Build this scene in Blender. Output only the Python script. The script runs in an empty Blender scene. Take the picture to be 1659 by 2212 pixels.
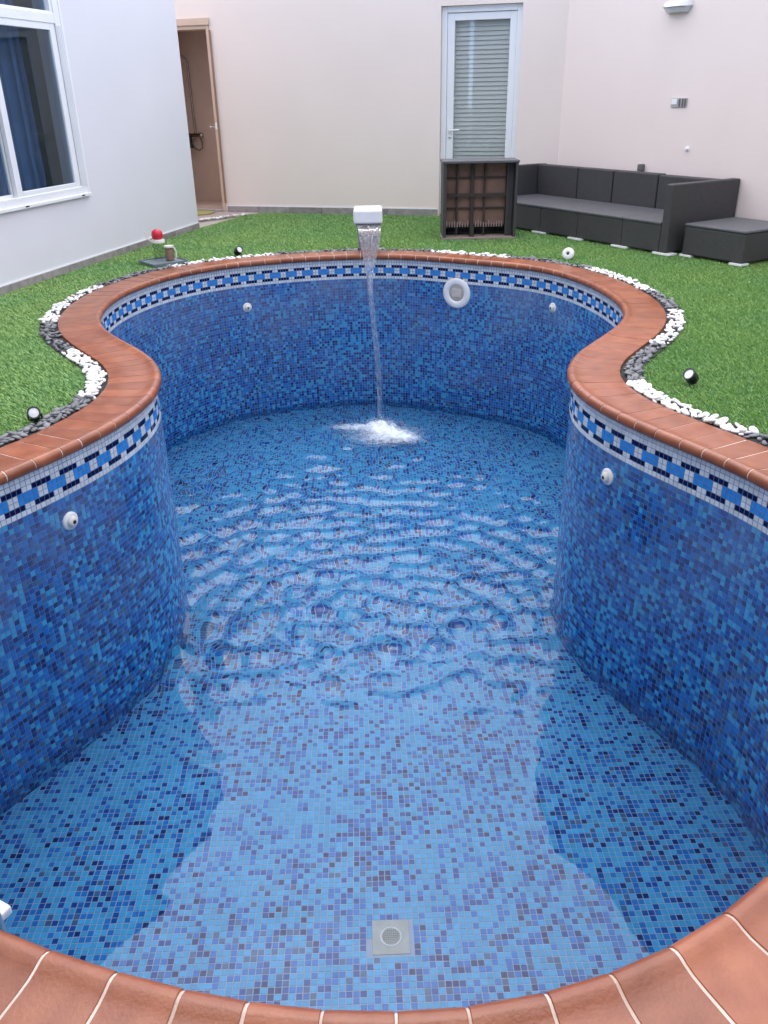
import bpy, bmesh, math, random
import numpy as np
from mathutils import Vector, Matrix

random.seed(7)
rng = np.random.default_rng(7)
scene = bpy.context.scene
col = scene.collection
R = math.radians

# ------------------------------------------------------------------ camera
cam_d = bpy.data.cameras.new('camera')
cam = bpy.data.objects.new('camera', cam_d)
col.objects.link(cam)
scene.camera = cam
PITCH, ROLL, CAM_H = R(26.53), R(1.07), 1.30
fw = Vector((0, math.cos(PITCH), -math.sin(PITCH)))
r0 = Vector((1, 0, 0)); u0 = r0.cross(fw)
rt = r0 * math.cos(ROLL) - u0 * math.sin(ROLL)
up = r0 * math.sin(ROLL) + u0 * math.cos(ROLL)
m = Matrix(((rt.x, up.x, -fw.x, 0), (rt.y, up.y, -fw.y, 0), (rt.z, up.z, -fw.z, CAM_H), (0, 0, 0, 1)))
cam.matrix_world = m
cam_d.sensor_fit = 'VERTICAL'
cam_d.sensor_height = 24.0
cam_d.lens = 24.0 * 1805 / 2212
cam_d.clip_start = 0.02
cam_d.clip_end = 500

# ------------------------------------------------------------------ sky, sun, exposure
SUN_EL, SUN_AZ = R(66), R(94)          # azimuth of the sun measured from +X towards +Y
world = bpy.data.worlds.new('World'); scene.world = world
world.use_nodes = True
wn = world.node_tree.nodes; wl = world.node_tree.links
sky = wn.new('ShaderNodeTexSky'); sky.sky_type = 'NISHITA'; sky.sun_disc = False
sky.sun_elevation = SUN_EL
sky.sun_rotation = (math.pi / 2 - SUN_AZ) % (2 * math.pi)
sky.air_density = 0.2; sky.dust_density = 0.5; sky.ozone_density = 0.0
bg = wn['Background']; bg.inputs['Strength'].default_value = 0.15
wl.new(sky.outputs['Color'], bg.inputs['Color'])
sd = bpy.data.lights.new('sun', 'SUN'); so = bpy.data.objects.new('sun', sd); col.objects.link(so)
sd.energy = 0.8; sd.angle = R(170); sd.color = (1.0, 0.965, 0.92)
tosun = Vector((math.cos(SUN_EL) * math.cos(SUN_AZ), math.cos(SUN_EL) * math.sin(SUN_AZ), math.sin(SUN_EL)))
so.rotation_euler = tosun.to_track_quat('Z', 'Y').to_euler()
so.location = tosun * 20
vs = scene.view_settings
vs.view_transform = 'Standard'; vs.look = 'None'; vs.gamma = 1.0; vs.use_curve_mapping = False
vs.exposure = 2.8
scene.cycles.use_denoising = True
scene.cycles.max_bounces = 14
scene.cycles.transparent_max_bounces = 16
scene.cycles.caustics_refractive = True
scene.cycles.caustics_reflective = True

# ------------------------------------------------------------------ helpers
def srgb(r, g, b):
    f = lambda c: (c / 255) / 12.92 if c / 255 <= 0.04045 else ((c / 255 + 0.055) / 1.055) ** 2.4
    return (f(r), f(g), f(b))

def mat(name, c, rough=0.5, spec=0.5, var=0.0, vscale=8.0, bump=0.0, bscale=60.0, metal=0.0, c2=None, coat=0.0, island=0.0):
    """Principled material; colour varies with noise (var, or towards c2) and from piece to piece (island)."""
    mt = bpy.data.materials.new(name); mt.use_nodes = True
    n = mt.node_tree.nodes; l = mt.node_tree.links; p = n['Principled BSDF']
    p.inputs['Roughness'].default_value = rough
    p.inputs['Specular IOR Level'].default_value = spec
    p.inputs['Metallic'].default_value = metal
    p.inputs['Coat Weight'].default_value = coat
    p.inputs['Base Color'].default_value = (*c, 1)
    tc = n.new('ShaderNodeTexCoord')
    out = None
    if var or c2:
        nz = n.new('ShaderNodeTexNoise'); nz.inputs['Scale'].default_value = vscale; nz.inputs['Detail'].default_value = 5
        l.new(tc.outputs['Object'], nz.inputs['Vector'])
        cr = n.new('ShaderNodeValToRGB')
        cr.color_ramp.elements[0].position = 0.3; cr.color_ramp.elements[1].position = 0.7
        lo = tuple(max(0, x * (1 - var)) for x in c); hi = c2 if c2 else tuple(min(1, x * (1 + var)) for x in c)
        cr.color_ramp.elements[0].color = (*lo, 1); cr.color_ramp.elements[1].color = (*hi, 1)
        l.new(nz.outputs['Fac'], cr.inputs['Fac']); out = cr.outputs['Color']
    if island:
        g = n.new('ShaderNodeObjectInfo'); g2 = n.new('ShaderNodeNewGeometry')
        ad = n.new('ShaderNodeMath'); ad.operation = 'ADD'
        l.new(g.outputs['Random'], ad.inputs[0]); l.new(g2.outputs['Random Per Island'], ad.inputs[1])
        fr = n.new('ShaderNodeMath'); fr.operation = 'FRACT'; l.new(ad.outputs[0], fr.inputs[0])
        mr = n.new('ShaderNodeMapRange'); mr.inputs['To Min'].default_value = 1 - island; mr.inputs['To Max'].default_value = 1 + island
        l.new(fr.outputs[0], mr.inputs['Value'])
        hs = n.new('ShaderNodeHueSaturation'); l.new(mr.outputs[0], hs.inputs['Value'])
        if out: l.new(out, hs.inputs['Color'])
        else: hs.inputs['Color'].default_value = (*c, 1)
        out = hs.outputs['Color']
    if out: l.new(out, p.inputs['Base Color'])
    if bump:
        nb = n.new('ShaderNodeTexNoise'); nb.inputs['Scale'].default_value = bscale; nb.inputs['Detail'].default_value = 4
        l.new(tc.outputs['Object'], nb.inputs['Vector'])
        b = n.new('ShaderNodeBump'); b.inputs['Strength'].default_value = bump; b.inputs['Distance'].default_value = 0.004
        l.new(nb.outputs['Fac'], b.inputs['Height']); l.new(b.outputs['Normal'], p.inputs['Normal'])
    return mt

def glassy(name, tint, ior=1.5, rough=0.0):
    """Thin pane: see-through with the reflection a pane has at that angle."""
    mt = bpy.data.materials.new(name); mt.use_nodes = True
    n = mt.node_tree.nodes; l = mt.node_tree.links
    for x in list(n):
        if x.type == 'BSDF_PRINCIPLED': n.remove(x)
    o = [x for x in n if x.type == 'OUTPUT_MATERIAL'][0]
    tr = n.new('ShaderNodeBsdfTransparent'); tr.inputs['Color'].default_value = (*tint, 1)
    gl = n.new('ShaderNodeBsdfGlossy'); gl.inputs['Roughness'].default_value = rough
    fr = n.new('ShaderNodeFresnel'); fr.inputs['IOR'].default_value = ior
    # a pane reflects alike from both of its faces
    gb = n.new('ShaderNodeNewGeometry'); mr = n.new('ShaderNodeMapRange'); mr.inputs['To Min'].default_value = ior; mr.inputs['To Max'].default_value = 1 / ior
    l.new(gb.outputs['Backfacing'], mr.inputs['Value']); l.new(mr.outputs[0], fr.inputs['IOR'])
    mx = n.new('ShaderNodeMixShader')
    l.new(fr.outputs[0], mx.inputs[0]); l.new(tr.outputs[0], mx.inputs[1]); l.new(gl.outputs[0], mx.inputs[2])
    l.new(mx.outputs[0], o.inputs['Surface'])
    return mt

def V(*a): return Vector(a)

def tag(o, label=None, cat=None, group=None, kind=None):
    if label: o['label'] = label
    if cat: o['category'] = cat
    if group: o['group'] = group
    if kind: o['kind'] = kind
    return o

def empty(name, loc=(0, 0, 0)):
    o = bpy.data.objects.new(name, None); col.objects.link(o); o.location = loc
    o.empty_display_size = 0.1
    ORG[o] = Vector(loc)
    return o
ORG = {}

class MB:
    def __init__(s): s.v = []; s.f = []
    def add(s, vs_, fs):
        k = len(s.v); s.v += [Vector(p) for p in vs_]; s.f += [tuple(i + k for i in f) for f in fs]; return s
    def box(s, a, b, fr=None):
        """axis box between corners a and b; fr(x,y,z) maps local to world"""
        x0, y0, z0 = [min(a[i], b[i]) for i in range(3)]; x1, y1, z1 = [max(a[i], b[i]) for i in range(3)]
        p = [(x0, y0, z0), (x1, y0, z0), (x1, y1, z0), (x0, y1, z0), (x0, y0, z1), (x1, y0, z1), (x1, y1, z1), (x0, y1, z1)]
        if fr: p = [fr(*q) for q in p]
        f = [(0, 3, 2, 1), (4, 5, 6, 7), (0, 1, 5, 4), (1, 2, 6, 5), (2, 3, 7, 6), (3, 0, 4, 7)]
        return s.add(p, f)
    def quad(s, *p): return s.add(p, [(0, 1, 2, 3)])
    def lathe(s, prof, c, axis, n=24, cap=True):
        """prof: list of (radius, distance along axis) from base c"""
        axis = Vector(axis).normalized(); t = axis.orthogonal().normalized(); b = axis.cross(t); c = Vector(c)
        vs_ = []
        for (r, h) in prof:
            for i in range(n):
                a = 2 * math.pi * i / n
                vs_.append(c + axis * h + (t * math.cos(a) + b * math.sin(a)) * r)
        fs = []
        for k in range(len(prof) - 1):
            for i in range(n):
                j = (i + 1) % n
                fs.append((k * n + i, k * n + j, (k + 1) * n + j, (k + 1) * n + i))
        if cap:
            fs.append(tuple(range(n))[::-1]); fs.append(tuple((len(prof) - 1) * n + i for i in range(n)))
        return s.add(vs_, fs)
    def tube(s, pts, r, n=8):
        pts = [Vector(p) for p in pts]; rs = r if isinstance(r, (list, tuple)) else [r] * len(pts)
        t0 = (pts[1] - pts[0]).normalized(); u = t0.orthogonal().normalized(); vs_ = []
        for i, p in enumerate(pts):
            t = (pts[min(i + 1, len(pts) - 1)] - pts[max(i - 1, 0)]).normalized()
            u = (u - t * u.dot(t)).normalized(); w = t.cross(u)
            for k in range(n):
                a = 2 * math.pi * k / n; vs_.append(p + (u * math.cos(a) + w * math.sin(a)) * rs[i])
        fs = []
        for i in range(len(pts) - 1):
            for k in range(n):
                j = (k + 1) % n; fs.append((i * n + k, i * n + j, (i + 1) * n + j, (i + 1) * n + k))
        fs.append(tuple(range(n))[::-1]); fs.append(tuple((len(pts) - 1) * n + k for k in range(n)))
        return s.add(vs_, fs)
    def build(s, name, material, parent=None, smooth=False, bevel=0.0, seg=2, loc=None):
        org = ORG[parent] if parent in ORG else Vector(loc or (0, 0, 0))
        me = bpy.data.meshes.new(name)
        me.from_pydata([tuple(p - org) for p in s.v], [], s.f)
        me.materials.append(material)
        o = bpy.data.objects.new(name, me); col.objects.link(o)
        if parent is not None: o.parent = parent
        else: o.location = org
        ORG[o] = org
        bm = bmesh.new(); bm.from_mesh(me); bmesh.ops.recalc_face_normals(bm, faces=bm.faces); bm.to_mesh(me); bm.free()
        if smooth:
            me.polygons.foreach_set('use_smooth', [True] * len(me.polygons))
            me.set_sharp_from_angle(angle=R(40))
        if bevel:
            b = o.modifiers.new('bevel', 'BEVEL'); b.width = bevel; b.segments = seg; b.limit_method = 'ANGLE'
            b.angle_limit = R(35)
        return o

def np_mesh(name, verts, quads=None, tris=None, mats=(), midx=None, parent=None, smooth=False):
    me = bpy.data.meshes.new(name)
    verts = np.asarray(verts, np.float32)
    loops = []; starts = []; totals = []
    k = 0
    arrs = []
    if quads is not None: arrs.append((np.asarray(quads, np.int32), 4))
    if tris is not None: arrs.append((np.asarray(tris, np.int32), 3))
    nloop = sum(a.size for a, _ in arrs); npoly = sum(len(a) for a, _ in arrs)
    me.vertices.add(len(verts)); me.vertices.foreach_set('co', verts.ravel())
    me.loops.add(nloop); me.polygons.add(npoly)
    st = np.concatenate([np.full(len(a), w, np.int32) for a, w in arrs])
    ls = np.concatenate([[0], np.cumsum(st)[:-1]]).astype(np.int32)
    me.loops.foreach_set('vertex_index', np.concatenate([a.ravel() for a, _ in arrs]))
    me.polygons.foreach_set('loop_start', ls)
    for mm in mats: me.materials.append(mm)
    if midx is not None: me.polygons.foreach_set('material_index', np.asarray(midx, np.int32))
    me.polygons.foreach_set('use_smooth', np.full(npoly, smooth))
    me.update(calc_edges=True); me.validate()
    o = bpy.data.objects.new(name, me); col.objects.link(o)
    if parent is not None: o.parent = parent
    ORG[o] = Vector((0, 0, 0))
    return o

def frame_of(origin, udir, ndir):
    o = Vector(origin); u = Vector(udir); n = Vector(ndir)
    return lambda a, b, z: o + u * a + n * b + Vector((0, 0, z))     # along, out of the wall, up

# ------------------------------------------------------------------ materials
M = {}
M['plaster_left'] = mat('plaster_left', srgb(222, 219, 220), 0.75, 0.3, 0.02, 1.5, 0.12, 140)
M['plaster_back'] = mat('plaster_back', srgb(234, 218, 206), 0.75, 0.3, 0.02, 1.5, 0.12, 140)
M['plaster_right'] = mat('plaster_right', srgb(233, 216, 206), 0.75, 0.3, 0.02, 1.5, 0.12, 140)
M['white_frame'] = mat('white_frame', (0.80, 0.80, 0.79), 0.35, 0.5, 0.02, 6)
M['white_plastic'] = mat('white_plastic', (0.78, 0.77, 0.74), 0.3, 0.5, 0.04, 20)
M['aged_plastic'] = mat('aged_plastic', (0.72, 0.69, 0.60), 0.4, 0.5, 0.08, 30)
M['beige_frame'] = mat('beige_frame', srgb(205, 180, 158), 0.5, 0.4, 0.04, 8)
M['shower_wall'] = mat('shower_wall', srgb(224, 196, 176), 0.45, 0.5, 0.05, 4)
M['brown_door'] = mat('brown_door', srgb(150, 112, 90), 0.45, 0.4, 0.08, 5)
M['skirting'] = mat('skirting', srgb(150, 143, 137), 0.6, 0.4, 0.22, 14, 0.1, 80, island=0.18)
M['caulk'] = mat('caulk', (0.82, 0.81, 0.80), 0.6, 0.3, 0.03, 20)
M['paving'] = mat('paving', srgb(176, 160, 150), 0.7, 0.3, 0.12, 18, 0.15, 90, island=0.08)
M['terracotta'] = mat('terracotta', srgb(138, 72, 39), 0.30, 0.5, 0.12, 14, 0.18, 150, c2=srgb(154, 90, 56), island=0.15)
M['coping_grout'] = mat('coping_grout', srgb(226, 214, 202), 0.8, 0.2, 0.0, 9, 0.2, 120, c2=srgb(178, 148, 128))
M['grout'] = mat('grout', srgb(112, 130, 160), 0.7, 0.2, 0.10, 5)
M['floor_grout'] = mat('floor_grout', srgb(140, 158, 182), 0.7, 0.05, 0.08, 5)
M['soil'] = mat('soil', (0.035, 0.035, 0.034), 0.9, 0.2, 0.3, 40)
M['pebble_white'] = mat('pebble_white', (0.80, 0.79, 0.76), 0.45, 0.4, 0.05, 20, 0.1, 60, island=0.06)
M['pebble_grey'] = mat('pebble_grey', (0.16, 0.165, 0.17), 0.5, 0.4, 0.2, 25, 0.1, 60, island=0.30)
M['ground'] = mat('ground', srgb(170, 162, 152), 0.8, 0.3, 0.1, 2)
M['turf_base'] = mat('turf_base', (0.050, 0.120, 0.040), 0.9, 0.1, 0.3, 30)
M['rattan_grey'] = None
M['steel'] = mat('steel', (0.62, 0.62, 0.61), 0.28, 0.5, 0.03, 12, metal=1.0)
M['black_plastic'] = mat('black_plastic', (0.014, 0.014, 0.017), 0.4, 0.5, 0.1, 20)
M['lens'] = mat('lens', (0.70, 0.71, 0.72), 0.2, 0.5, 0.06, 60)
M['dark'] = mat('dark', (0.02, 0.02, 0.02), 0.5, 0.4)
M['blind'] = mat('blind', srgb(186, 190, 186), 0.45, 0.4, 0.03, 4)
M['curtain'] = mat('curtain', srgb(92, 114, 144), 0.9, 0.2, 0.12, 10)
M['room'] = mat('room', srgb(150, 158, 168), 0.9, 0.2, 0.1, 3)
M['pane'] = glassy('pane', (0.74, 0.83, 0.89))
M['door_pane'] = glassy('door_pane', (0.965, 0.970, 0.962))
M['clear'] = glassy('clear', (0.80, 0.85, 0.84), 1.3)

def tile_mat(name, c, spec=0.5, haze=True):
    # glass mosaic; near the border a film of dried lime dulls it in patches
    mt = mat(name, c, 0.16, spec, 0.05, 25, 0.05, 150, island=0.10)
    if not haze: return mt
    n = mt.node_tree.nodes; l = mt.node_tree.links; p = n['Principled BSDF']
    src = p.inputs['Base Color'].links[0].from_socket
    g = n.new('ShaderNodeNewGeometry'); sx = n.new('ShaderNodeSeparateXYZ'); l.new(g.outputs['Position'], sx.inputs[0])
    nz = n.new('ShaderNodeTexNoise'); nz.inputs['Scale'].default_value = 2.2; nz.inputs['Detail'].default_value = 6
    l.new(g.outputs['Position'], nz.inputs['Vector'])
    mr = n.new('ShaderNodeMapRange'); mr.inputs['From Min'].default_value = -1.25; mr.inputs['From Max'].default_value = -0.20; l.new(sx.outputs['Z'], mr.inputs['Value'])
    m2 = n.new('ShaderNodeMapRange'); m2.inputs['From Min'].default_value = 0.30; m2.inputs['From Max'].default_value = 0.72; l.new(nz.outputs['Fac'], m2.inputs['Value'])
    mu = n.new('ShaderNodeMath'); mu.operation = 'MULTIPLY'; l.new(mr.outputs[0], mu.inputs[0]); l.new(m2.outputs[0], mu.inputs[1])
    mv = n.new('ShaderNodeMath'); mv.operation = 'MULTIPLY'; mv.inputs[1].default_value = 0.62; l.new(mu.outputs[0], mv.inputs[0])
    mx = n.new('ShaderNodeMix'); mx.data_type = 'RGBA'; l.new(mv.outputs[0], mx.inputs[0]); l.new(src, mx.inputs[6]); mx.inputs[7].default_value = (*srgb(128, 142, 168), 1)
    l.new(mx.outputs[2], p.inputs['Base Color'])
    return mt
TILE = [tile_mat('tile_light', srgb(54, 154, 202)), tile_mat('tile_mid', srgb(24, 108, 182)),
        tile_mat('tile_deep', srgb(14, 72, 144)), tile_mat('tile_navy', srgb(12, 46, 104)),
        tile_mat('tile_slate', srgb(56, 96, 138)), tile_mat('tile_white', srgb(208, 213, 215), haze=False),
        tile_mat('tile_band_dark', srgb(14, 18, 62), haze=False), tile_mat('tile_band_blue', srgb(50, 136, 210), haze=False)]

FLOOR_TILE = []
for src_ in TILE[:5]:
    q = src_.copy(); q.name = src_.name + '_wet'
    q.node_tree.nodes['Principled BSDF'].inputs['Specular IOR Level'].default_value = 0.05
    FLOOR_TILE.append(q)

def rattan(name, c):
    mt = mat(name, c, 0.55, 0.4, 0.12, 30, 0.0)
    n = mt.node_tree.nodes; l = mt.node_tree.links; p = n['Principled BSDF']
    tc = n.new('ShaderNodeTexCoord'); mp = n.new('ShaderNodeMapping'); mp.inputs['Rotation'].default_value = (0.0, 0.0, R(59))
    ck = n.new('ShaderNodeTexWave'); ck.wave_type = 'BANDS'; ck.bands_direction = 'Z'; ck.inputs['Scale'].default_value = 45; ck.inputs['Distortion'].default_value = 1.2
    ck2 = n.new('ShaderNodeTexWave'); ck2.bands_direction = 'X'; ck2.inputs['Scale'].default_value = 28
    mx = n.new('ShaderNodeMath'); mx.operation = 'MAXIMUM'
    l.new(tc.outputs['Object'], mp.inputs['Vector']); l.new(mp.outputs[0], ck.inputs['Vector']); l.new(mp.outputs[0], ck2.inputs['Vector'])
    l.new(ck.outputs['Fac'], mx.inputs[0]); l.new(ck2.outputs['Fac'], mx.inputs[1])
    b = n.new('ShaderNodeBump'); b.inputs['Strength'].default_value = 0.6; b.inputs['Distance'].default_value = 0.003
    l.new(mx.outputs[0], b.inputs['Height']); l.new(b.outputs['Normal'], p.inputs['Normal'])
    return mt
M['rattan_grey'] = rattan('rattan_grey', (0.048, 0.045, 0.045))
M['rattan_seat'] = rattan('rattan_seat', (0.095, 0.097, 0.103))
M['fabric_brown'] = mat('fabric_brown', srgb(122, 96, 84), 0.9, 0.2, 0.12, 12)
M['lattice'] = mat('lattice', srgb(62, 52, 48), 0.7, 0.3, 0.15, 20)
M['board'] = mat('board', srgb(150, 132, 122), 0.8, 0.2, 0.1, 10)

# ------------------------------------------------------------------ pool outline (metres; clockwise from the near left)
CTRL = [(-1.462, 2.923), (-1.334, 3.143), (-1.222, 3.371), (-1.142, 3.612), (-1.105, 3.863), (-1.12, 4.116), (-1.185, 4.361), (-1.297, 4.589), (-1.443, 4.797), (-1.595, 5.001), (-1.729, 5.217), (-1.83, 5.45), (-1.889, 5.697), (-1.915, 5.949), (-1.912, 6.204), (-1.873, 6.454), (-1.798, 6.697), (-1.693, 6.928), (-1.553, 7.14), (-1.374, 7.32), (-1.16, 7.456), (-0.927, 7.559), (-0.688, 7.644), (-0.439, 7.695), (-0.186, 7.718), (0.067, 7.704), (0.309, 7.627), (0.533, 7.507), (0.751, 7.377), (0.969, 7.246), (1.177, 7.099), (1.347, 6.912), (1.46, 6.684), (1.538, 6.443), (1.589, 6.194), (1.616, 5.941), (1.617, 5.687), (1.585, 5.435), (1.508, 5.193), (1.391, 4.968), (1.252, 4.755), (1.111, 4.543), (0.995, 4.318), (0.932, 4.072), (0.933, 3.818), (0.994, 3.572), (1.099, 3.341), (1.222, 3.118), (1.339, 2.893), (1.427, 2.654), (1.465, 2.404), (1.45, 2.15), (1.385, 1.905), (1.271, 1.678), (1.116, 1.477), (0.939, 1.294), (0.756, 1.118), (0.553, 0.966), (0.32, 0.865), (0.071, 0.82), (-0.183, 0.833), (-0.43, 0.89), (-0.67, 0.975), (-0.9, 1.081), (-1.128, 1.196), (-1.345, 1.327), (-1.514, 1.515), (-1.636, 1.738), (-1.716, 1.979), (-1.749, 2.23), (-1.711, 2.48), (-1.595, 2.706)]
def closed_curve(ctrl, n):
    P = np.array(ctrl); k = len(P); out = []
    for i in range(k):
        p0, p1, p2, p3 = P[i - 1], P[i], P[(i + 1) % k], P[(i + 2) % k]
        for t in np.arange(0, 1, 0.05):
            out.append(0.5 * ((2 * p1) + (-p0 + p2) * t + (2 * p0 - 5 * p1 + 4 * p2 - p3) * t ** 2 + (-p0 + 3 * p1 - 3 * p2 + p3) * t ** 3))
    Q = np.array(out); Q = np.vstack([Q, Q[:1]])
    s = np.r_[0, np.cumsum(np.linalg.norm(np.diff(Q, axis=0), axis=1))]
    t = np.linspace(0, s[-1], n, endpoint=False)
    return np.c_[np.interp(t, s, Q[:, 0]), np.interp(t, s, Q[:, 1])], s[-1]
NC = 1440
CUR, LEN = closed_curve(CTRL, NC)
g = np.exp(-0.5 * (np.minimum(np.arange(NC), NC - np.arange(NC)) / 9.0) ** 2); g /= g.sum()
CUR = np.real(np.fft.ifft(np.fft.fft(CUR, axis=0) * np.fft.fft(g)[:, None], axis=0))
TAN = np.roll(CUR, -1, 0) - np.roll(CUR, 1, 0); TAN /= np.linalg.norm(TAN, axis=1)[:, None]
NOR = np.c_[-TAN[:, 1], TAN[:, 0]]                                   # out of the pool
def at(s, n=0.0):
    """point n metres outside the coping nose at s metres along the outline; also tangent and outward normal"""
    f = (np.asarray(s, float) % LEN) / LEN * NC
    i = np.floor(f).astype(int) % NC; w = (f - np.floor(f))[..., None]; j = (i + 1) % NC
    p = CUR[i] * (1 - w) + CUR[j] * w; nn = NOR[i] * (1 - w) + NOR[j] * w
    nn /= np.linalg.norm(nn, axis=-1)[..., None]
    tt = np.stack([nn[..., 1], -nn[..., 0]], -1)
    return p + nn * np.asarray(n)[..., None] if np.ndim(n) else p + nn * n, tt, nn
def inside(px, py, off):
    poly = CUR[::4] + NOR[::4] * off; x = poly[:, 0]; y = poly[:, 1]; x2 = np.roll(x, -1); y2 = np.roll(y, -1)
    c = np.zeros(len(px), bool)
    for a, b, c2, d in zip(x, y, x2, y2):
        if b == d: continue
        cond = (b > py) != (d > py)
        c ^= cond & (px < (c2 - a) * (py - b) / (d - b) + a)
    return c

WALL_N = 0.030            # wall face stands this far behind the coping nose
Z_WATER, Z_FLOOR = -1.35, -1.50
COPE_W = 0.265

# ------------------------------------------------------------------ ground and lawn
def sheet_with_hole(name, outer, off, z, material):
    bm = bmesh.new(); edges = []
    for loop in (outer, [tuple(p) for p in (CUR[::6] + NOR[::6] * off)]):
        vs_ = [bm.verts.new((p[0], p[1], z)) for p in loop]
        edges += [bm.edges.new((vs_[i], vs_[(i + 1) % len(vs_)])) for i in range(len(vs_))]
    bmesh.ops.triangle_fill(bm, use_beauty=True, edges=edges)
    for f in bm.faces:
        if f.normal.z < 0: f.normal_flip()
    me = bpy.data.meshes.new(name); bm.to_mesh(me); bm.free(); me.materials.append(material)
    o = bpy.data.objects.new(name, me); col.objects.link(o); ORG[o] = Vector((0, 0, 0)); return o
gr = sheet_with_hole('ground', [(-60, -60), (60, -60), (60, 60), (-60, 60)], 0.20, -0.012, M['ground'])
tag(gr, 'plain ground under and around the courtyard', 'ground', kind='structure')

# courtyard wall lines
LB = Vector((-2.008, 9.791, 0)); LD = Vector((0.240, 0.971, 0)).normalized(); LN = Vector((LD.y, -LD.x, 0))
BP = Vector((-1.907, 11.198, 0)); BD = Vector((0.962, -0.274, 0)).normalized(); BN = Vector((BD.y, -BD.x, 0))
RC = BP + BD * 4.08; RD = Vector((math.cos(R(-60)), math.sin(R(-60)), 0)); RN = Vector((RD.y, -RD.x, 0))
FL = frame_of(LB, LD, LN); FB = frame_of(BP, BD, BN); FR = frame_of(RC, RD, RN)
def p2(v): return (v.x, v.y)
lawn_poly = [p2(FL(-11.0, 0.0, 0)), p2(FL(0.02, 0.0, 0)), p2(FB(0.36, 0.17, 0)), p2(FB(0.52, 0.0, 0)), p2(FB(4.08, 0.0, 0)), p2(FR(11.0, 0.0, 0))]
lw = sheet_with_hole('lawn', lawn_poly, 0.24, -0.002, M['turf_base'])
tag(lw, 'flat turf base under the artificial grass around the pool', 'lawn', kind='structure')

# ------------------------------------------------------------------ house on the left, with its window
WALL_H, BACK_H = 3.00, 2.70
house = empty('house', LB)
tag(house, 'house with pale bluish white plaster wall and large sliding window on the left', 'house')
w = MB()
U0, U1, WZ0, WZ1 = -4.75, -2.115, 0.582, 2.52
T = 0.22
for (a, b, z0, z1) in ((-11.5, U0, 0, WALL_H), (U1, 0, 0, WALL_H), (U0, U1, 0, WZ0), (U0, U1, WZ1, WALL_H)):
    w.box((a, -T, z0), (b, 0, z1), FL)
# end wall along the passage and flat roof
w.box((-T, -7.0, 0), (-0.001, -T - 0.001, WALL_H), FL)
w.box((-11.5, -7.0, WALL_H + 0.001), (0.0, 0.0, WALL_H + 0.20), FL)
w.build('wall', M['plaster_left'], house)
# unseen wall and roof added behind the camera to shade the near pool end
MB().box((-4.6, -1.45, 0), (6.2, -1.25, WALL_H)).build('added_shade_wall', M['plaster_left'], house)
MB().box((-4.6, -5.5, WALL_H + 0.001), (6.2, 0.70, WALL_H + 0.18)).build('added_shade_roof', M['plaster_left'], house)
# skirting tiles
u = -6.6
while u < -0.01:
    e = min(u + 0.40, -0.006)
    MB().box((u + 0.002, 0.001, 0.0), (e - 0.002, 0.014, 0.056), FL).build('skirting_tile', M['skirting'], house, bevel=0.0015)
    u += 0.40
MB().box((-6.6, 0.001, 0.0575), (-0.002, 0.009, 0.066), FL).build('caulk_line', M['caulk'], house)
# window
win = MB()
fr_w = 0.085
for (a, b, z0, z1) in ((U1 - fr_w, U1 - 0.001, WZ0 + 0.001, WZ1 - 0.001), (U0 + 0.001, U0 + fr_w, WZ0 + 0.001, WZ1 - 0.001), (U0 + fr_w, U1 - fr_w, WZ0 + 0.001, WZ0 + 0.062), (U0 + fr_w, U1 - fr_w, WZ1 - 0.06, WZ1 - 0.001), (U0 + fr_w, U1 - fr_w, 1.845, 1.915)):
    win.box((a, -0.10, z0), (b, 0.012, z1), FL)
# outer cover strip and drip sill
win.box((U1 - 0.012, 0.0005, WZ0 - 0.015), (U1 + 0.016, 0.018, WZ1 + 0.015), FL)
win.box((U0 - 0.02, 0.0005, WZ0 - 0.022), (U1 + 0.016, 0.030, WZ0 + 0.004), FL)
window = win.build('window', M['white_frame'], house, bevel=0.004)
# track grooves in the jamb
for k in range(3):
    MB().box((U1 - 0.075 + k * 0.020, 0.0125, WZ0 + 0.07), (U1 - 0.063 + k * 0.020, 0.019, 1.835), FL).build('track_rib', M['white_frame'], window, bevel=0.002)
def sash(a, b, z0, z1, y0, y1, sw, swb):
    s = MB()
    s.box((a, y0, z0), (a + sw, y1, z1), FL); s.box((b - sw, y0, z0), (b, y1, z1), FL)
    s.box((a + sw, y0, z0), (b - sw, y1, z0 + swb), FL); s.box((a + sw, y0, z1 - sw * 0.8), (b - sw, y1, z1), FL)
    s.build('sash', M['white_frame'], window, bevel=0.004)
    ym = (y0 + y1) / 2
    MB().box((a + sw - 0.004, ym - 0.003, z0 + swb - 0.004), (b - sw + 0.004, ym + 0.003, z1 - sw * 0.8 + 0.004), FL).build('pane', M['pane'], window)
sash(-3.085, U1 - fr_w - 0.012, WZ0 + 0.056, 1.852, -0.030, 0.006, 0.068, 0.042)
sash(-4.66, -3.03, WZ0 + 0.056, 1.852, -0.075, -0.036, 0.055, 0.028)
MB().box((U0 + fr_w - 0.005, -0.040, 1.910), (U1 - fr_w - 0.03, -0.034, WZ1 - 0.055), FL).build('pane', M['pane'], window)
MB().box((U1 - fr_w - 0.032, -0.060, 1.914), (U1 - fr_w + 0.002, 0.002, WZ1 - 0.06), FL).build('glazing_bead', M['white_frame'], window, bevel=0.003)
MB().box((U0 + fr_w, -0.060, 1.914), (U1 - fr_w - 0.034, 0.002, 1.930), FL).build('glazing_bead', M['white_frame'], window, bevel=0.003)
for uu in (-2.235, -3.03):
    MB().box((uu - 0.022, 0.0305, WZ0 - 0.012), (uu + 0.022, 0.033, WZ0 - 0.002), FL).build('weep_hole', M['dark'], window)
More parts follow.
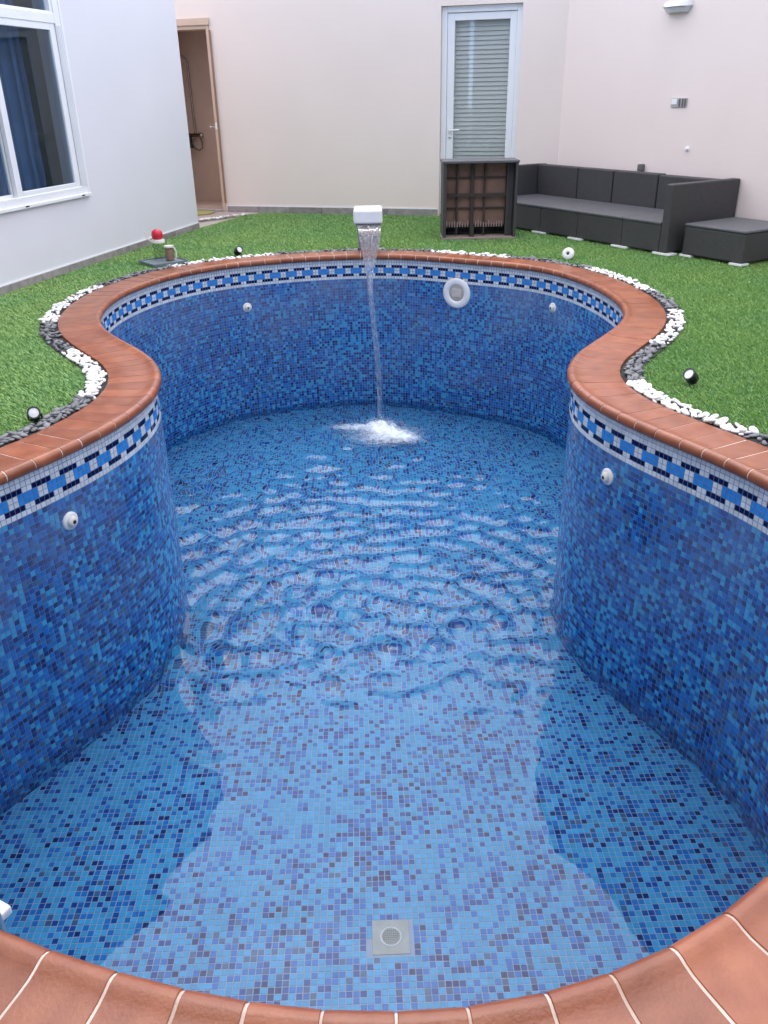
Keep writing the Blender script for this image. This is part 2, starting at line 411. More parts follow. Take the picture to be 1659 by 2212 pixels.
# room behind the window, with a curtain in folds
rm = MB()
rm.quad(FL(-5.4, -2.6, 0), FL(-1.2, -2.6, 0), FL(-1.2, -2.6, 2.9), FL(-5.4, -2.6, 2.9))
rm.quad(FL(-1.2, -2.6, 0), FL(-1.2, -T, 0), FL(-1.2, -T, 2.9), FL(-1.2, -2.6, 2.9))
rm.quad(FL(-5.4, -2.6, 0), FL(-5.4, -T, 0), FL(-5.4, -T, 2.9), FL(-5.4, -2.6, 2.9))
rm.quad(FL(-5.4, -2.6, 2.9), FL(-1.2, -2.6, 2.9), FL(-1.2, -T, 2.9), FL(-5.4, -T, 2.9))
rm.quad(FL(-5.4, -2.6, 0), FL(-1.2, -2.6, 0), FL(-1.2, -T, 0), FL(-5.4, -T, 0))
rm.build('room_interior', M['room'], house)
cu = MB(); n = 220; pts = []
for i in range(n):
    t = i / (n - 1); uu = -4.70 + 2.40 * t
    dp = -0.26 + 0.045 * math.sin(t * 62 + 2 * math.sin(t * 9)) + 0.018 * math.sin(t * 131 + 1)
    pts.append((uu, dp))
vs_ = [FL(a, b, 0.1) for a, b in pts] + [FL(a + 0.02 * math.sin(i), b, 2.45) for i, (a, b) in enumerate(pts)]
cu.add(vs_, [(i, i + 1, n + i + 1, n + i) for i in range(n - 1)])
cu.build('curtain', M['curtain'], house, smooth=True)

# ------------------------------------------------------------------ back building with the shower doorway and the white door
annex = empty('annex_building', BP)
tag(annex, 'pale plaster building across the back with a white glazed door and an open shower doorway', 'building')
SU0, SU1, SZ = -0.82, -0.022, 2.058
DU0, DU1, DZ = 2.726, 3.606, 2.142
b = MB()
UL, UR, TB = -8.5, 4.08, 0.20
for (a, c, z0, z1) in ((UL, SU0, 0, BACK_H), (SU0, SU1, SZ, BACK_H), (SU1, DU0, 0, BACK_H), (DU0, DU1, DZ, BACK_H), (DU1, UR - 0.001, 0, BACK_H)):
    b.box((a, -TB, z0), (c, 0, z1), FB)
b.box((UL, -4.0, BACK_H + 0.001), (UR, 0.0, BACK_H + 0.18), FB)
b.build('wall', M['plaster_back'], annex)
u = 0.004
while u < DU0 - 0.02:
    e = min(u + 0.42, DU0 - 0.012)
    MB().box((u + 0.002, 0.001, -0.001), (e - 0.002, 0.014, 0.074), FB).build('skirting_tile', M['skirting'], annex, bevel=0.0015)
    u += 0.42
MB().box((0.004, 0.001, 0.0755), (DU0 - 0.012, 0.009, 0.086), FB).build('caulk_line', M['caulk'], annex)
u = DU1 + 0.012
while u < UR - 0.02:
    e = min(u + 0.42, UR - 0.008)
    MB().box((u + 0.002, 0.001, -0.001), (e - 0.002, 0.014, 0.074), FB).build('skirting_tile', M['skirting'], annex, bevel=0.0015)
    u += 0.42
# shower room
sr = MB()
ya, yb, ua, ub = -TB - 0.0, -1.0, -1.9, 0.30
sr.quad(FB(ua, yb, 0), FB(ub, yb, 0), FB(ub, yb, 2.5), FB(ua, yb, 2.5))
sr.quad(FB(ub, yb, 0), FB(ub, ya, 0), FB(ub, ya, 2.5), FB(ub, yb, 2.5))
sr.quad(FB(ua, yb, 0), FB(ua, ya, 0), FB(ua, ya, 2.5), FB(ua, yb, 2.5))
sr.quad(FB(ua, yb, 2.5), FB(ub, yb, 2.5), FB(ub, ya, 2.5), FB(ua, ya, 2.5))
sr.quad(FB(ua, yb, 0.03), FB(ub, yb, 0.03), FB(ub, ya, 0.03), FB(ua, ya, 0.03))
sr.build('shower_room', M['shower_wall'], annex)
df = MB()
df.box((SU0 - 0.02, 0.001, SZ), (SU1 + 0.012, 0.030, SZ + 0.072), FB)
df.box((SU1 - 0.038, -TB, 0.0), (SU1 - 0.001, 0.012, SZ - 0.001), FB)
df.box((SU0 + 0.001, -TB, SZ - 0.04), (SU1 - 0.040, 0.008, SZ - 0.001), FB)
df.build('doorway_frame', M['beige_frame'], annex, bevel=0.003)
MB().box((SU1 - 0.0005, 0.0125, 0.11), (SU1 + 0.022, 0.022, SZ - 0.05), FB).build('frame_strip', M['brown_door'], annex, bevel=0.002)
leaf = MB().box((SU1 - 0.082, -0.90, 0.05), (SU1 - 0.042, -0.10, SZ - 0.06), FB).build('door_leaf', M['shower_wall'], annex, bevel=0.003)
hd = MB(); c = FB(SU1 - 0.083, -0.13, 0.98)
hd.tube([FB(SU1 - 0.083, -0.15, 0.98), FB(SU1 - 0.125, -0.15, 0.98), FB(SU1 - 0.128, -0.05, 0.985)], 0.010)
hd.box((SU1 - 0.090, -0.175, 0.93), (SU1 - 0.0825, -0.125, 1.06), FB)
hd.build('handle', M['white_plastic'], leaf, bevel=0.002)
MB().box((SU1 - 0.030, 0.0125, 0.955), (SU1 - 0.002, 0.020, 1.03), FB).build('strike_plate', M['white_plastic'], annex, bevel=0.002)
MB().box((SU0, -0.16, 0.0), (SU1 - 0.040, 0.03, 0.036), FB).build('threshold', M['paving'], annex, bevel=0.004)
# white door
dr = MB()
for (a, c, z0, z1) in ((DU0 + 0.002, DU0 + 0.062, 0.02, DZ - 0.002), (DU1 - 0.062, DU1 - 0.002, 0.02, DZ - 0.002), (DU0 + 0.062, DU1 - 0.062, DZ - 0.062, DZ - 0.002)):
    dr.box((a, -0.14, z0), (c, -0.045, z1), FB)
door = dr.build('door', M['white_frame'], annex, bevel=0.004)
lf = MB(); a0, a1, z0, z1 = DU0 + 0.064, DU1 - 0.064, 0.03, DZ - 0.066
GU0, GU1, GZ0, GZ1 = 2.868, 3.470, 0.16, 2.005
lf.box((a0, -0.105, z0), (GU0, -0.060, z1), FB); lf.box((GU1, -0.105, z0), (a1, -0.060, z1), FB)
lf.box((GU0, -0.105, z0), (GU1, -0.060, GZ0), FB); lf.box((GU0, -0.105, GZ1), (GU1, -0.060, z1), FB)
lf.build('leaf', M['white_frame'], door, bevel=0.004)
MB().box((GU0 - 0.003, -0.078, GZ0 - 0.003), (GU1 + 0.003, -0.073, GZ1 + 0.003), FB).build('pane', M['door_pane'], door)
k = 0; z = GZ0 + 0.01
while z < GZ1 - 0.01:
    sl = MB()
    sl.add([FB(GU0 - 0.03, -0.118, z), FB(GU1 + 0.03, -0.118, z), FB(GU1 + 0.03, -0.130, z + 0.0405), FB(GU0 - 0.03, -0.130, z + 0.0405),
            FB(GU0 - 0.03, -0.1195, z - 0.002), FB(GU1 + 0.03, -0.1195, z - 0.002), FB(GU1 + 0.03, -0.1315, z + 0.0385), FB(GU0 - 0.03, -0.1315, z + 0.0385)],
           [(0, 1, 2, 3), (7, 6, 5, 4), (0, 4, 5, 1), (1, 5, 6, 2), (2, 6, 7, 3), (3, 7, 4, 0)])
    sl.build('blind_slat', M['blind'], door); z += 0.0445
MB().box((DU0 + 0.01, -0.35, 0), (DU1 - 0.01, -0.33, 2.12), FB).build('door_backing', M['room'], annex)
hd = MB(); hz = 0.925
hd.box((GU0 - 0.052, -0.0595, hz - 0.03), (GU0 - 0.018, -0.050, hz + 0.03), FB)
hd.tube([FB(GU0 - 0.035, -0.051, hz), FB(GU0 - 0.035, -0.012, hz), FB(GU0 + 0.015, -0.006, hz + 0.002), FB(GU0 + 0.085, -0.006, hz + 0.003)], 0.009)
hd.build('handle', M['white_plastic'], door, bevel=0.002)
MB().lathe([(0.016, 0), (0.016, 0.006), (0.010, 0.008)], FB(GU0 - 0.035, -0.0595, 0.852), BN, 14).build('lock', M['steel'], door)

# ------------------------------------------------------------------ right wall
rw = empty('courtyard_wall', RC)
tag(rw, 'plain pinkish white plaster wall behind the dark sofa', 'wall')
MB().box((0.002, -0.22, 0), (11.5, 0, BACK_H), FR).build('wall', M['plaster_right'], rw)
u = 0.004
while u < 4.6:
    MB().box((u + 0.002, 0.001, -0.001), (u + 0.418, 0.014, 0.074), FR).build('skirting_tile', M['skirting'], rw, bevel=0.0015); u += 0.42

# ------------------------------------------------------------------ pool shell: wall, floor, mosaic
def sweep(profile, ns=NC // 4, mat_=None, name='sweep', parent=None, smooth=True):
    s = np.linspace(0, LEN, ns, endpoint=False); k = len(profile); vs_ = []
    for (n_, z_) in profile:
        p, _, _ = at(s, n_)
        vs_.append(np.c_[p, np.full(ns, z_)])
    vs_ = np.concatenate(vs_); q = []
    i = np.arange(ns); j = (i + 1) % ns
    for a in range(k - 1): q.append(np.c_[a * ns + i, a * ns + j, (a + 1) * ns + j, (a + 1) * ns + i])
    return np_mesh(name, vs_, quads=np.concatenate(q), mats=[mat_], parent=parent, smooth=smooth)
pool_wall = sweep([(WALL_N, -0.021), (WALL_N, Z_FLOOR - 0.05)], NC // 2, M['grout'], 'pool_wall')
tag(pool_wall, 'curved pool wall clad in small blue mosaic with a white and blue border on top', 'pool wall', kind='structure')
bm = bmesh.new(); vs_ = [bm.verts.new((*p, Z_FLOOR)) for p in (CUR[::6] + NOR[::6] * (WALL_N + 0.02))]
es = [bm.edges.new((vs_[i], vs_[(i + 1) % len(vs_)])) for i in range(len(vs_))]
bmesh.ops.triangle_fill(bm, use_beauty=True, edges=es)
for f in bm.faces:
    if f.normal.z < 0: f.normal_flip()
me = bpy.data.meshes.new('pool_floor'); bm.to_mesh(me); bm.free(); me.materials.append(M['floor_grout'])
pool_floor = bpy.data.objects.new('pool_floor', me); col.objects.link(pool_floor); ORG[pool_floor] = Vector((0, 0, 0))
tag(pool_floor, 'flat pool floor of small light blue and navy mosaic under shallow water', 'pool floor', kind='structure')

PER = 6
ntile = int(round(LEN / 0.02415 / PER)) * PER
PITCH_S = LEN / ntile; PITCH_Z = 0.0243
TS, TH, CH = 0.0108, 0.0016, 0.0007     # half size, proud of the grout, chamfer

def tile_field(name, C, Tg, Bt, Nn, idx, parent, mats_=None):
    """all given mosaic tiles as one mesh; each is a chamfered slab, slightly tilted"""
    k = len(C); tilt = rng.normal(0, 0.00030, (k, 2)); hs = TS + rng.normal(0, 0.0002, (k, 1))
    vs_ = np.zeros((k, 8, 3))
    for q, (a, b_) in enumerate(((-1, -1), (1, -1), (1, 1), (-1, 1))):
        vs_[:, q] = C + Tg * (a * hs) + Bt * (b_ * hs) - Nn * 0.0005
        h = TH + tilt[:, :1] * a + tilt[:, 1:] * b_
        vs_[:, 4 + q] = C + Tg * (a * (hs - CH)) + Bt * (b_ * (hs - CH)) + Nn * h
    base = (np.arange(k) * 8)[:, None, None]
    f = np.array([(4, 5, 6, 7), (0, 1, 5, 4), (1, 2, 6, 5), (2, 3, 7, 6), (3, 0, 4, 7)])[None]
    o = np_mesh(name, vs_.reshape(-1, 3), quads=(base + f).reshape(-1, 4), mats=mats_ or TILE, midx=np.repeat(idx, 5), parent=parent)
    o['kind'] = 'stuff'
    return o
def pick_colours(w, a, b_):
    # which of the five colours each tile has; the mix drifts from place to place
    drift = 0.10 * np.sin(1.9 * a + 1.3 * np.sin(2.3 * b_)) * np.sin(3.1 * b_ + 0.7 * a) + 0.07 * np.sin(6.3 * a - 4.7 * b_ + 1)
    u_ = np.clip(rng.random(len(a)) + drift * 0.9, 0, 0.9999)
    return np.searchsorted(np.cumsum(w), u_).clip(0, 4)
def sheet_shift(i, j, amount):
    h = np.sin(np.floor(i / 13) * 127.1 + np.floor(j / 13) * 311.7) * 43758.5
    h2 = np.sin(np.floor(i / 13) * 269.5 + np.floor(j / 13) * 183.3) * 43758.5
    return ((h - np.floor(h)) - 0.5) * amount, ((h2 - np.floor(h2)) - 0.5) * amount
tile_mesh = {}
def one_tile(c, t, b_, n_, ci, parent, mats_=None):
    mats_ = mats_ or TILE; key = (ci, mats_ is TILE)
    if key not in tile_mesh:
        me = bpy.data.meshes.new('mosaic_tile'); v = []
        for (a, d) in ((-1, -1), (1, -1), (1, 1), (-1, 1)): v.append((a * TS, d * TS, -0.0005))
        for (a, d) in ((-1, -1), (1, -1), (1, 1), (-1, 1)): v.append((a * (TS - CH), d * (TS - CH), TH))
        me.from_pydata(v, [], [(4, 5, 6, 7), (0, 1, 5, 4), (1, 2, 6, 5), (2, 3, 7, 6), (3, 0, 4, 7)])
        me.materials.append(mats_[ci]); tile_mesh[key] = me
    o = bpy.data.objects.new('mosaic_tile', tile_mesh[key]); col.objects.link(o); o.parent = parent
    mm = Matrix.Identity(4)
    for i in range(3):
        mm[i][0] = t[i]; mm[i][1] = b_[i]; mm[i][2] = n_[i]; mm[i][3] = c[i]
    tl = Matrix.Rotation(random.gauss(0, 0.02), 4, 'X') @ Matrix.Rotation(random.gauss(0, 0.02), 4, 'Y')
    o.matrix_local = mm @ tl
    return o
FPX = 1024 * 1805 / 2212
def screen(P, Nn):
    """picture position and rough size of a tile, to choose the 300 that show largest"""
    d = P - np.array([0, 0, CAM_H]); f_ = np.array(fw); r_ = np.array(rt); u_ = np.array(up)
    zc = d @ f_; x = 384 + FPX * (d @ r_) / zc; y = 512 - FPX * (d @ u_) / zc
    area = np.clip(-(d * Nn).sum(1), 0, None) / np.linalg.norm(d, axis=1) ** 3
    return x, y, np.where((zc > 0.1) & (x > 3) & (x < 765) & (y > 5) & (y < 940), area, 0)

# wall tiles
rows = int((-0.0225 - Z_FLOOR) / PITCH_Z) + 1
si = (np.arange(ntile) + 0.5) * PITCH_S
p, tt, nn = at(si, WALL_N)
w8 = np.array([0.22, 0.34, 0.25, 0.12, 0.07]); w8 /= w8.sum()
C = []; Tg = []; Nn = []; ID = []
for r_ in range(rows):
    z = -0.0225 - (r_ + 0.5) * PITCH_Z
    ph = np.arange(ntile) % PER
    if r_ in (0, 1, 6): ci = np.full(ntile, 5)
    elif r_ in (2, 5): ci = np.where(ph < 4, 6, 5)
    elif r_ in (3, 4): ci = np.where((ph == 1) | (ph == 2), 5, 7)
    else: ci = pick_colours(w8, si, np.full(ntile, z))
    d1, d2 = sheet_shift(np.arange(ntile), np.full(ntile, r_), 0.0011)
    C.append(np.c_[p + tt * d1[:, None], z + d2]); Tg.append(np.c_[tt, np.zeros(ntile)]); Nn.append(np.c_[-nn, np.zeros(ntile)]); ID.append(ci)
C = np.concatenate(C); Tg = np.concatenate(Tg); Nn = np.concatenate(Nn); ID = np.concatenate(ID)
Bt = np.tile([0, 0, 1.0], (len(C), 1))
# leave room for the fittings set into the wall
NOZZLES = [(-1.344, 3.187, -0.307), (1.043, 3.53, -0.304), (-1.187, 7.475, -0.372), (1.421, 6.844, -0.281)]
LIGHT = (0.679, 7.455, -0.276)
x_, y_, ar = screen(C, Nn); vis = ar > 0
# the far side of the near rim hides what lies behind the camera-side coping; keep to the two near flanks
vis &= (C[:, 1] > 2.2) & (np.abs(C[:, 0]) > 0.9)
pick = np.argsort(-np.where(vis, ar, 0))[:300]
keep = np.ones(len(C), bool); keep[pick] = False
tile_field('mosaic_tiles', C[keep], Tg[keep], Bt[keep], Nn[keep], ID[keep], pool_wall)
for i in pick: one_tile(C[i], Tg[i], Bt[i], Nn[i], int(ID[i]), pool_wall)

# floor tiles
a_ = R(1.2); ca, sa = math.cos(a_), math.sin(a_); FP = 0.0245
gx, gy = np.meshgrid(np.arange(-130, 131), np.arange(0, 330))
gx = gx.ravel() * FP; gy = gy.ravel() * FP
fx = ca * gx - sa * gy; fy = sa * gx + ca * gy + 0.55
DRAIN = (-0.004, 2.035); DH = 0.068
ok = inside(fx, fy, WALL_N + 0.006) & ~((np.abs(fx - DRAIN[0]) < DH + 0.008) & (np.abs(fy - DRAIN[1]) < DH + 0.008))
fx = fx[ok]; fy = fy[ok]; k = len(fx)
C = np.c_[fx, fy, np.full(k, Z_FLOOR)]; Tg = np.tile([ca, sa, 0], (k, 1)); Bt = np.tile([-sa, ca, 0], (k, 1)); Nn = np.tile([0, 0, 1.0], (k, 1))
w9 = np.array([0.56, 0.22, 0.12, 0.055, 0.045]); w9 /= w9.sum()
ID = pick_colours(w9, fx, fy)
d1, d2 = sheet_shift(fx / FP + 500, fy / FP, 0.0011); C = C + Tg * d1[:, None] + Bt * d2[:, None]
x_, y_, ar = screen(C, Nn); pick = np.argsort(-ar)[:300]
keep = np.ones(k, bool); keep[pick] = False
tile_field('mosaic_tiles', C[keep], Tg[keep], Bt[keep], Nn[keep], ID[keep], pool_floor, FLOOR_TILE)
for i in pick: one_tile(C[i], Tg[i], Bt[i], Nn[i], int(ID[i]), pool_floor, FLOOR_TILE)

# ------------------------------------------------------------------ coping
PROF = [(0.034, -0.021), (0.012, -0.020), (0.004, -0.014), (0.000, -0.005), (0.000, 0.006), (0.003, 0.016), (0.010, 0.0235), (0.020, 0.0275), (0.031, 0.0265), (0.044, 0.0215), (0.060, 0.0175), (0.085, 0.0160), (0.150, 0.0165), (0.258, 0.0175), (0.2645, 0.0150), (0.265, 0.0100), (0.265, -0.021)]
GP = [(n_ + (0.0018 if n_ < 0.03 else 0.0) - (0.006 if n_ > 0.25 else 0), z_ - (0.0015 if z_ > 0 else -0.002)) for n_, z_ in PROF]
coping = sweep(GP, NC // 2, M['coping_grout'], 'pool_coping')
tag(coping, 'terracotta bullnose coping running round the curved pool edge', 'coping', kind='structure')
s = 0.03; cuts = []
while s < LEN + 0.03 - 0.07:
    cuts.append(s); s += random.uniform(0.108, 0.138)
ORG[coping] = Vector((0, 0, 0))
for i, s0 in enumerate(cuts):
    s1 = cuts[i + 1] if i + 1 < len(cuts) else cuts[0] + LEN
    g_ = random.uniform(0.0020, 0.0033); dz = random.uniform(0.0, 0.0012); tw = random.uniform(-0.0005, 0.0005)
    b = MB(); vs_ = []
    for (ss, sg) in ((s0 + g_, -1), (s1 - g_, 1)):
        for (n_, z_) in PROF:
            pp, _, _ = at(np.array([ss]), n_); vs_.append((pp[0][0], pp[0][1], z_ + (dz + tw * sg if z_ > -0.01 else 0)))
    k = len(PROF)
    fs = [(j, j + 1, k + j + 1, k + j) for j in range(k - 1)] + [tuple(range(k))[::-1], tuple(range(k, 2 * k)), (0, k, 2 * k - 1, k - 1)]
    b.add(vs_, fs).build('coping_tile', M['terracotta'], coping, smooth=True, bevel=0.0012, seg=1)

# ------------------------------------------------------------------ water
hcell = 0.017
xs = np.arange(-2.05, 1.80, hcell); ys = np.arange(0.70, 7.90, hcell)
X, Y = np.meshgrid(xs, ys); nx, ny = len(xs), len(ys)
def smooth01(a, b_, t): t = np.clip((t - a) / (b_ - a), 0, 1); return t * t * (3 - 2 * t)
FALL = np.array([-0.02, 7.08])
Hh = np.zeros_like(X); wr = np.random.default_rng(3)
warp = 0.10 * np.sin(2.1 * X + 1.3 * Y) + 0.08 * np.sin(3.7 * X - 2.2 * Y + 1)
env = smooth01(2.55, 3.85, Y + warp + 0.12 * np.sin(5.3 * X + 0.7)) * (0.55 + 0.45 * smooth01(7.0, 4.9, Y))
patch = 0.65 + 0.35 * np.sin(1.7 * X + 2.3 * np.sin(1.1 * Y)) * np.sin(2.6 * Y + 1.3 * X + 0.5)
for k in range(7):                                     # swell running down the pool, crests across it
    lam = wr.uniform(0.17, 0.36); th_ = -math.pi / 2 + wr.normal(0, 0.40); kk = 2 * math.pi / lam
    d = X * math.cos(th_) + Y * math.sin(th_) + 0.12 * np.sin(2.1 * X + k) + 0.06 * np.sin(4.1 * X - 2.7 * Y + 2 * k) + 0.05 * np.sin(3.3 * Y + 1.9 * X + k)
    Hh += wr.uniform(0.6, 1.0) * 0.098 * lam / (2 * math.pi) * np.sin(kk * d + wr.uniform(0, 6.28)) * patch
for k in range(12):                                    # rings from the splashes and off the walls
    lam = wr.uniform(0.11, 0.24); kk = 2 * math.pi / lam
    cx, cy = (wr.normal(-0.05, 0.25), wr.normal(6.9, 0.3)) if k < 4 else ((wr.normal(-0.10, 0.30), wr.normal(4.25, 0.30)) if k < 9 else (wr.choice([-1.3, 1.1]), wr.normal(4.0, 0.3)))
    d = np.hypot((X - cx), (Y - cy)); amp = (0.105 if k < 9 else 0.06) * np.exp(-d / (2.2 if k < 9 else 0.9))
    Hh += wr.uniform(0.6, 1.0) * 1.7 * amp * lam / (2 * math.pi) * np.sin(kk * d + wr.uniform(0, 6.28) + 0.8 * np.sin(3 * X + k))
fine = 0.5 + 0.5 * smooth01(3.6, 5.6, Y)
for k in range(14):                                    # fine chop, strongest towards the far end
    lam = wr.uniform(0.040, 0.085); th_ = -math.pi / 2 + wr.normal(0, 0.40); kk = 2 * math.pi / lam
    d = X * math.cos(th_) + Y * math.sin(th_) + 0.02 * np.sin(7 * X + k) + 0.05 * np.sin(2.2 * X + 0.3 * k)
    Hh += 0.036 * lam / (2 * math.pi) * np.sin(kk * d + wr.uniform(0, 6.28)) * patch * fine
env = env * (1.05 - 0.16 * X)
D = np.hypot(X - FALL[0], Y - FALL[1])
Hh = Hh * env
Hh += 0.0016 * np.sin(2 * math.pi * D / 0.085) * np.exp(-D / 0.9) * smooth01(0.05, 0.25, D)
near = np.zeros_like(X)                                # what is left of the ripples at the near end
for k in range(12):
    lam = wr.uniform(0.16, 0.55); th_ = -math.pi / 2 + wr.normal(0, 0.7); kk = 2 * math.pi / lam
    d = X * math.cos(th_) + Y * math.sin(th_) + 0.10 * np.sin(2.7 * X + k) + 0.08 * np.sin(2.1 * Y + 1.7 * k)
    near += wr.uniform(0.5, 1.0) * 0.019 * lam / (2 * math.pi) * np.sin(kk * d + wr.uniform(0, 6.28))
Hh += near * (0.45 + 0.55 * smooth01(1.2, 3.0, Y)) * (0.6 + 0.4 * np.sin(2.3 * X + 1.1) * np.sin(1.9 * Y))
ins = inside(X.ravel(), Y.ravel(), WALL_N + 0.035).reshape(X.shape)
cell = ins[:-1, :-1] | ins[1:, :-1] | ins[:-1, 1:] | ins[1:, 1:]
ii, jj = np.nonzero(cell); v0 = ii * nx + jj
q = np.c_[v0, v0 + 1, v0 + nx + 1, v0 + nx]
used = np.unique(q); remap = np.full(nx * ny, -1); remap[used] = np.arange(len(used))
VV = np.c_[X.ravel(), Y.ravel(), Z_WATER + Hh.ravel()][used]
wm = bpy.data.materials.new('pool_water'); wm.use_nodes = True
n_ = wm.node_tree.nodes; l_ = wm.node_tree.links
for x in list(n_):
    if x.type == 'BSDF_PRINCIPLED': n_.remove(x)
gl = n_.new('ShaderNodeBsdfGlass'); gl.inputs['IOR'].default_value = 1.333; gl.inputs['Roughness'].default_value = 0.0
gl.inputs['Color'].default_value = (0.95, 0.985, 1.0, 1)
l_.new(gl.outputs[0], [x for x in n_ if x.type == 'OUTPUT_MATERIAL'][0].inputs['Surface'])
water = np_mesh('pool_water', VV, quads=remap[q], mats=[wm], smooth=True)
tag(water, 'shallow clear water rippling over the blue pool floor', 'water', kind='structure')

# ------------------------------------------------------------------ pool fittings
def wall_frame(x, y):
    d = np.hypot(CUR[:, 0] + NOR[:, 0] * WALL_N - x, CUR[:, 1] + NOR[:, 1] * WALL_N - y); i = int(d.argmin())
    pp = CUR[i] + NOR[i] * WALL_N
    return Vector((pp[0], pp[1], 0)), Vector((-NOR[i][0], -NOR[i][1], 0))
NL = ['white return nozzle on the left pool wall below the near border', 'white return nozzle on the right pool wall below the near border',
      'small white return nozzle on the far pool wall left of the waterfall', 'small white return nozzle on the far right curve beyond the round pool light']
for (x, y, z), lb in zip(NOZZLES, NL):
    pp, nd = wall_frame(x, y); pp = pp + Vector((0, 0, z))
    e = empty('return_nozzle', pp); tag(e, lb, 'pool nozzle', 'white return nozzles set in the pool wall')
    MB().lathe([(0.041, -0.002), (0.041, 0.006), (0.038, 0.010), (0.030, 0.013), (0.027, 0.013)], pp, nd, 28).build('flange', M['white_plastic'], e, smooth=True)
    MB().lathe([(0.026, 0.010), (0.026, 0.018), (0.022, 0.024), (0.014, 0.029), (0.010, 0.029)], pp, nd, 24).build('eyeball', M['aged_plastic'], e, smooth=True)
    MB().lathe([(0.0085, 0.0285), (0.0085, 0.0302)], pp, nd, 14).build('jet_hole', M['dark'], e)
pp, nd = wall_frame(LIGHT[0], LIGHT[1]); pp = pp + Vector((0, 0, LIGHT[2]))
e = empty('pool_light', pp); tag(e, 'round white pool light with greyish lens on the far pool wall', 'pool light')
MB().lathe([(0.130, -0.002), (0.132, 0.008), (0.127, 0.014), (0.112, 0.017), (0.092, 0.018), (0.078, 0.016), (0.072, 0.010), (0.072, -0.002)], pp, nd, 40, cap=False).build('bezel', M['white_plastic'], e, smooth=True)
MB().lathe([(0.074, 0.000), (0.074, 0.008), (0.060, 0.011), (0.0, 0.014)], pp, nd, 32, cap=False).build('lens', mat('light_lens', srgb(176, 168, 158), 0.25, 0.5, 0.10, 30), e, smooth=True)
tdir = nd.cross(Vector((0, 0, 1))).normalized()
fl = lambda a, b, z: pp + tdir * a + nd * b + Vector((0, 0, z))
MB().box((-0.046, 0.008, -0.034), (0.046, 0.0145, 0.040), fl).build('lamp_plate', mat('lamp_plate', srgb(196, 186, 176), 0.35, 0.5, 0.08, 20), e, bevel=0.006)
# floor drain
e = empty('floor_drain', (DRAIN[0], DRAIN[1], Z_FLOOR)); tag(e, 'square grey main drain with round grille set in the pool floor', 'drain')
dm = mat('drain_plastic', srgb(150, 156, 152), 0.5, 0.4, 0.12, 25)
fd = lambda a, b, z: Vector((DRAIN[0] + a * ca - b * sa, DRAIN[1] + a * sa + b * ca, Z_FLOOR + z))
MB().box((-DH, -DH, -0.002), (DH, DH, 0.004), fd).build('plate', dm, e, bevel=0.0015)
MB().lathe([(0.040, 0.004), (0.040, 0.007), (0.036, 0.010), (0.033, 0.007), (0.033, 0.0042)], fd(0, 0, 0), (0, 0, 1), 32, cap=False).build('rim', mat('drain_rim', (0.72, 0.74, 0.74), 0.25, 0.5), e, smooth=True)
MB().lathe([(0.033, 0.0042), (0.0, 0.0044)], fd(0, 0, 0), (0, 0, 1), 32, cap=False).build('sump', mat('drain_sump', srgb(96, 100, 100), 0.6, 0.3), e)
for k in range(-4, 5):
    o_ = k * 0.0072; hw = math.sqrt(max(0, 0.033 ** 2 - o_ ** 2))
    if hw < 0.008: continue
    MB().box((o_ - 0.0012, -hw, 0.0046), (o_ + 0.0012, hw, 0.0072), fd).build('grille_bar', dm, e)
    MB().box((-hw, o_ - 0.0012, 0.0050), (hw, o_ + 0.0012, 0.0076), fd).build('grille_bar', dm, e)
# ladder, of which the photograph shows only the end of a tread at the left edge
s_l = [i for i in range(NC)][int(np.hypot(CUR[:, 0] + 1.140, CUR[:, 1] - 1.203).argmin())]
lp = Vector((CUR[s_l][0], CUR[s_l][1], 0)); ln = Vector((-NOR[s_l][0], -NOR[s_l][1], 0)); lt = Vector((TAN[s_l][0], TAN[s_l][1], 0))
e = empty('pool_ladder', lp); tag(e, 'steel pool ladder whose white tread end shows above the near left coping', 'ladder')
fd2 = lambda a, b, z: lp + lt * a + ln * b + Vector((0, 0, z))
for sgn in (-0.24, 0.24):
    pts = [fd2(sgn, -0.34, 0.02), fd2(sgn, -0.34, 0.42), fd2(sgn, -0.26, 0.56), fd2(sgn, -0.12, 0.62), fd2(sgn, 0.05, 0.58), fd2(sgn, 0.14, 0.45), fd2(sgn, 0.15, 0.0), fd2(sgn, 0.15, -1.15)]
    MB().tube(pts, 0.019, 12).build('rail', M['steel'], e, smooth=True)
for z in (-0.28, -0.555, -0.83, -1.10):
    tr = MB().box((-0.245, 0.10, z - 0.014), (0.245, 0.195, z + 0.010), fd2).build('tread', M['white_plastic'], e, bevel=0.006)
    MB().box((-0.20, 0.128, z + 0.0104), (0.20, 0.142, z + 0.0125), fd2).build('grip_strip', M['dark'], tr)
    MB().box((-0.20, 0.156, z + 0.0104), (0.20, 0.170, z + 0.0125), fd2).build('grip_strip', M['dark'], tr)

# ------------------------------------------------------------------ waterfall
e = empty('waterfall_spout', (-0.095, 8.12, 0)); tag(e, 'white waterfall spout on a steel post behind the far coping', 'water spout')
sp = MB()
sp.box((-0.225, 7.80, 0.270), (0.035, 8.15, 0.392))
sp.build('spout_head', M['white_plastic'], e, bevel=0.022, seg=4)
MB().box((-0.205, 7.799, 0.256), (0.015, 7.86, 0.2695)).build('slot_lip', mat('slot', (0.10, 0.10, 0.10), 0.4, 0.5), e)
ps = MB()
ps.add([(-0.185, 8.04, 0), (-0.005, 8.04, 0), (-0.005, 8.14, 0), (-0.185, 8.14, 0), (-0.205, 8.04, 0.269), (0.015, 8.04, 0.269), (0.015, 8.14, 0.269), (-0.205, 8.14, 0.269)],
       [(0, 3, 2, 1), (4, 5, 6, 7), (0, 1, 5, 4), (1, 2, 6, 5), (2, 3, 7, 6), (3, 0, 4, 7)])
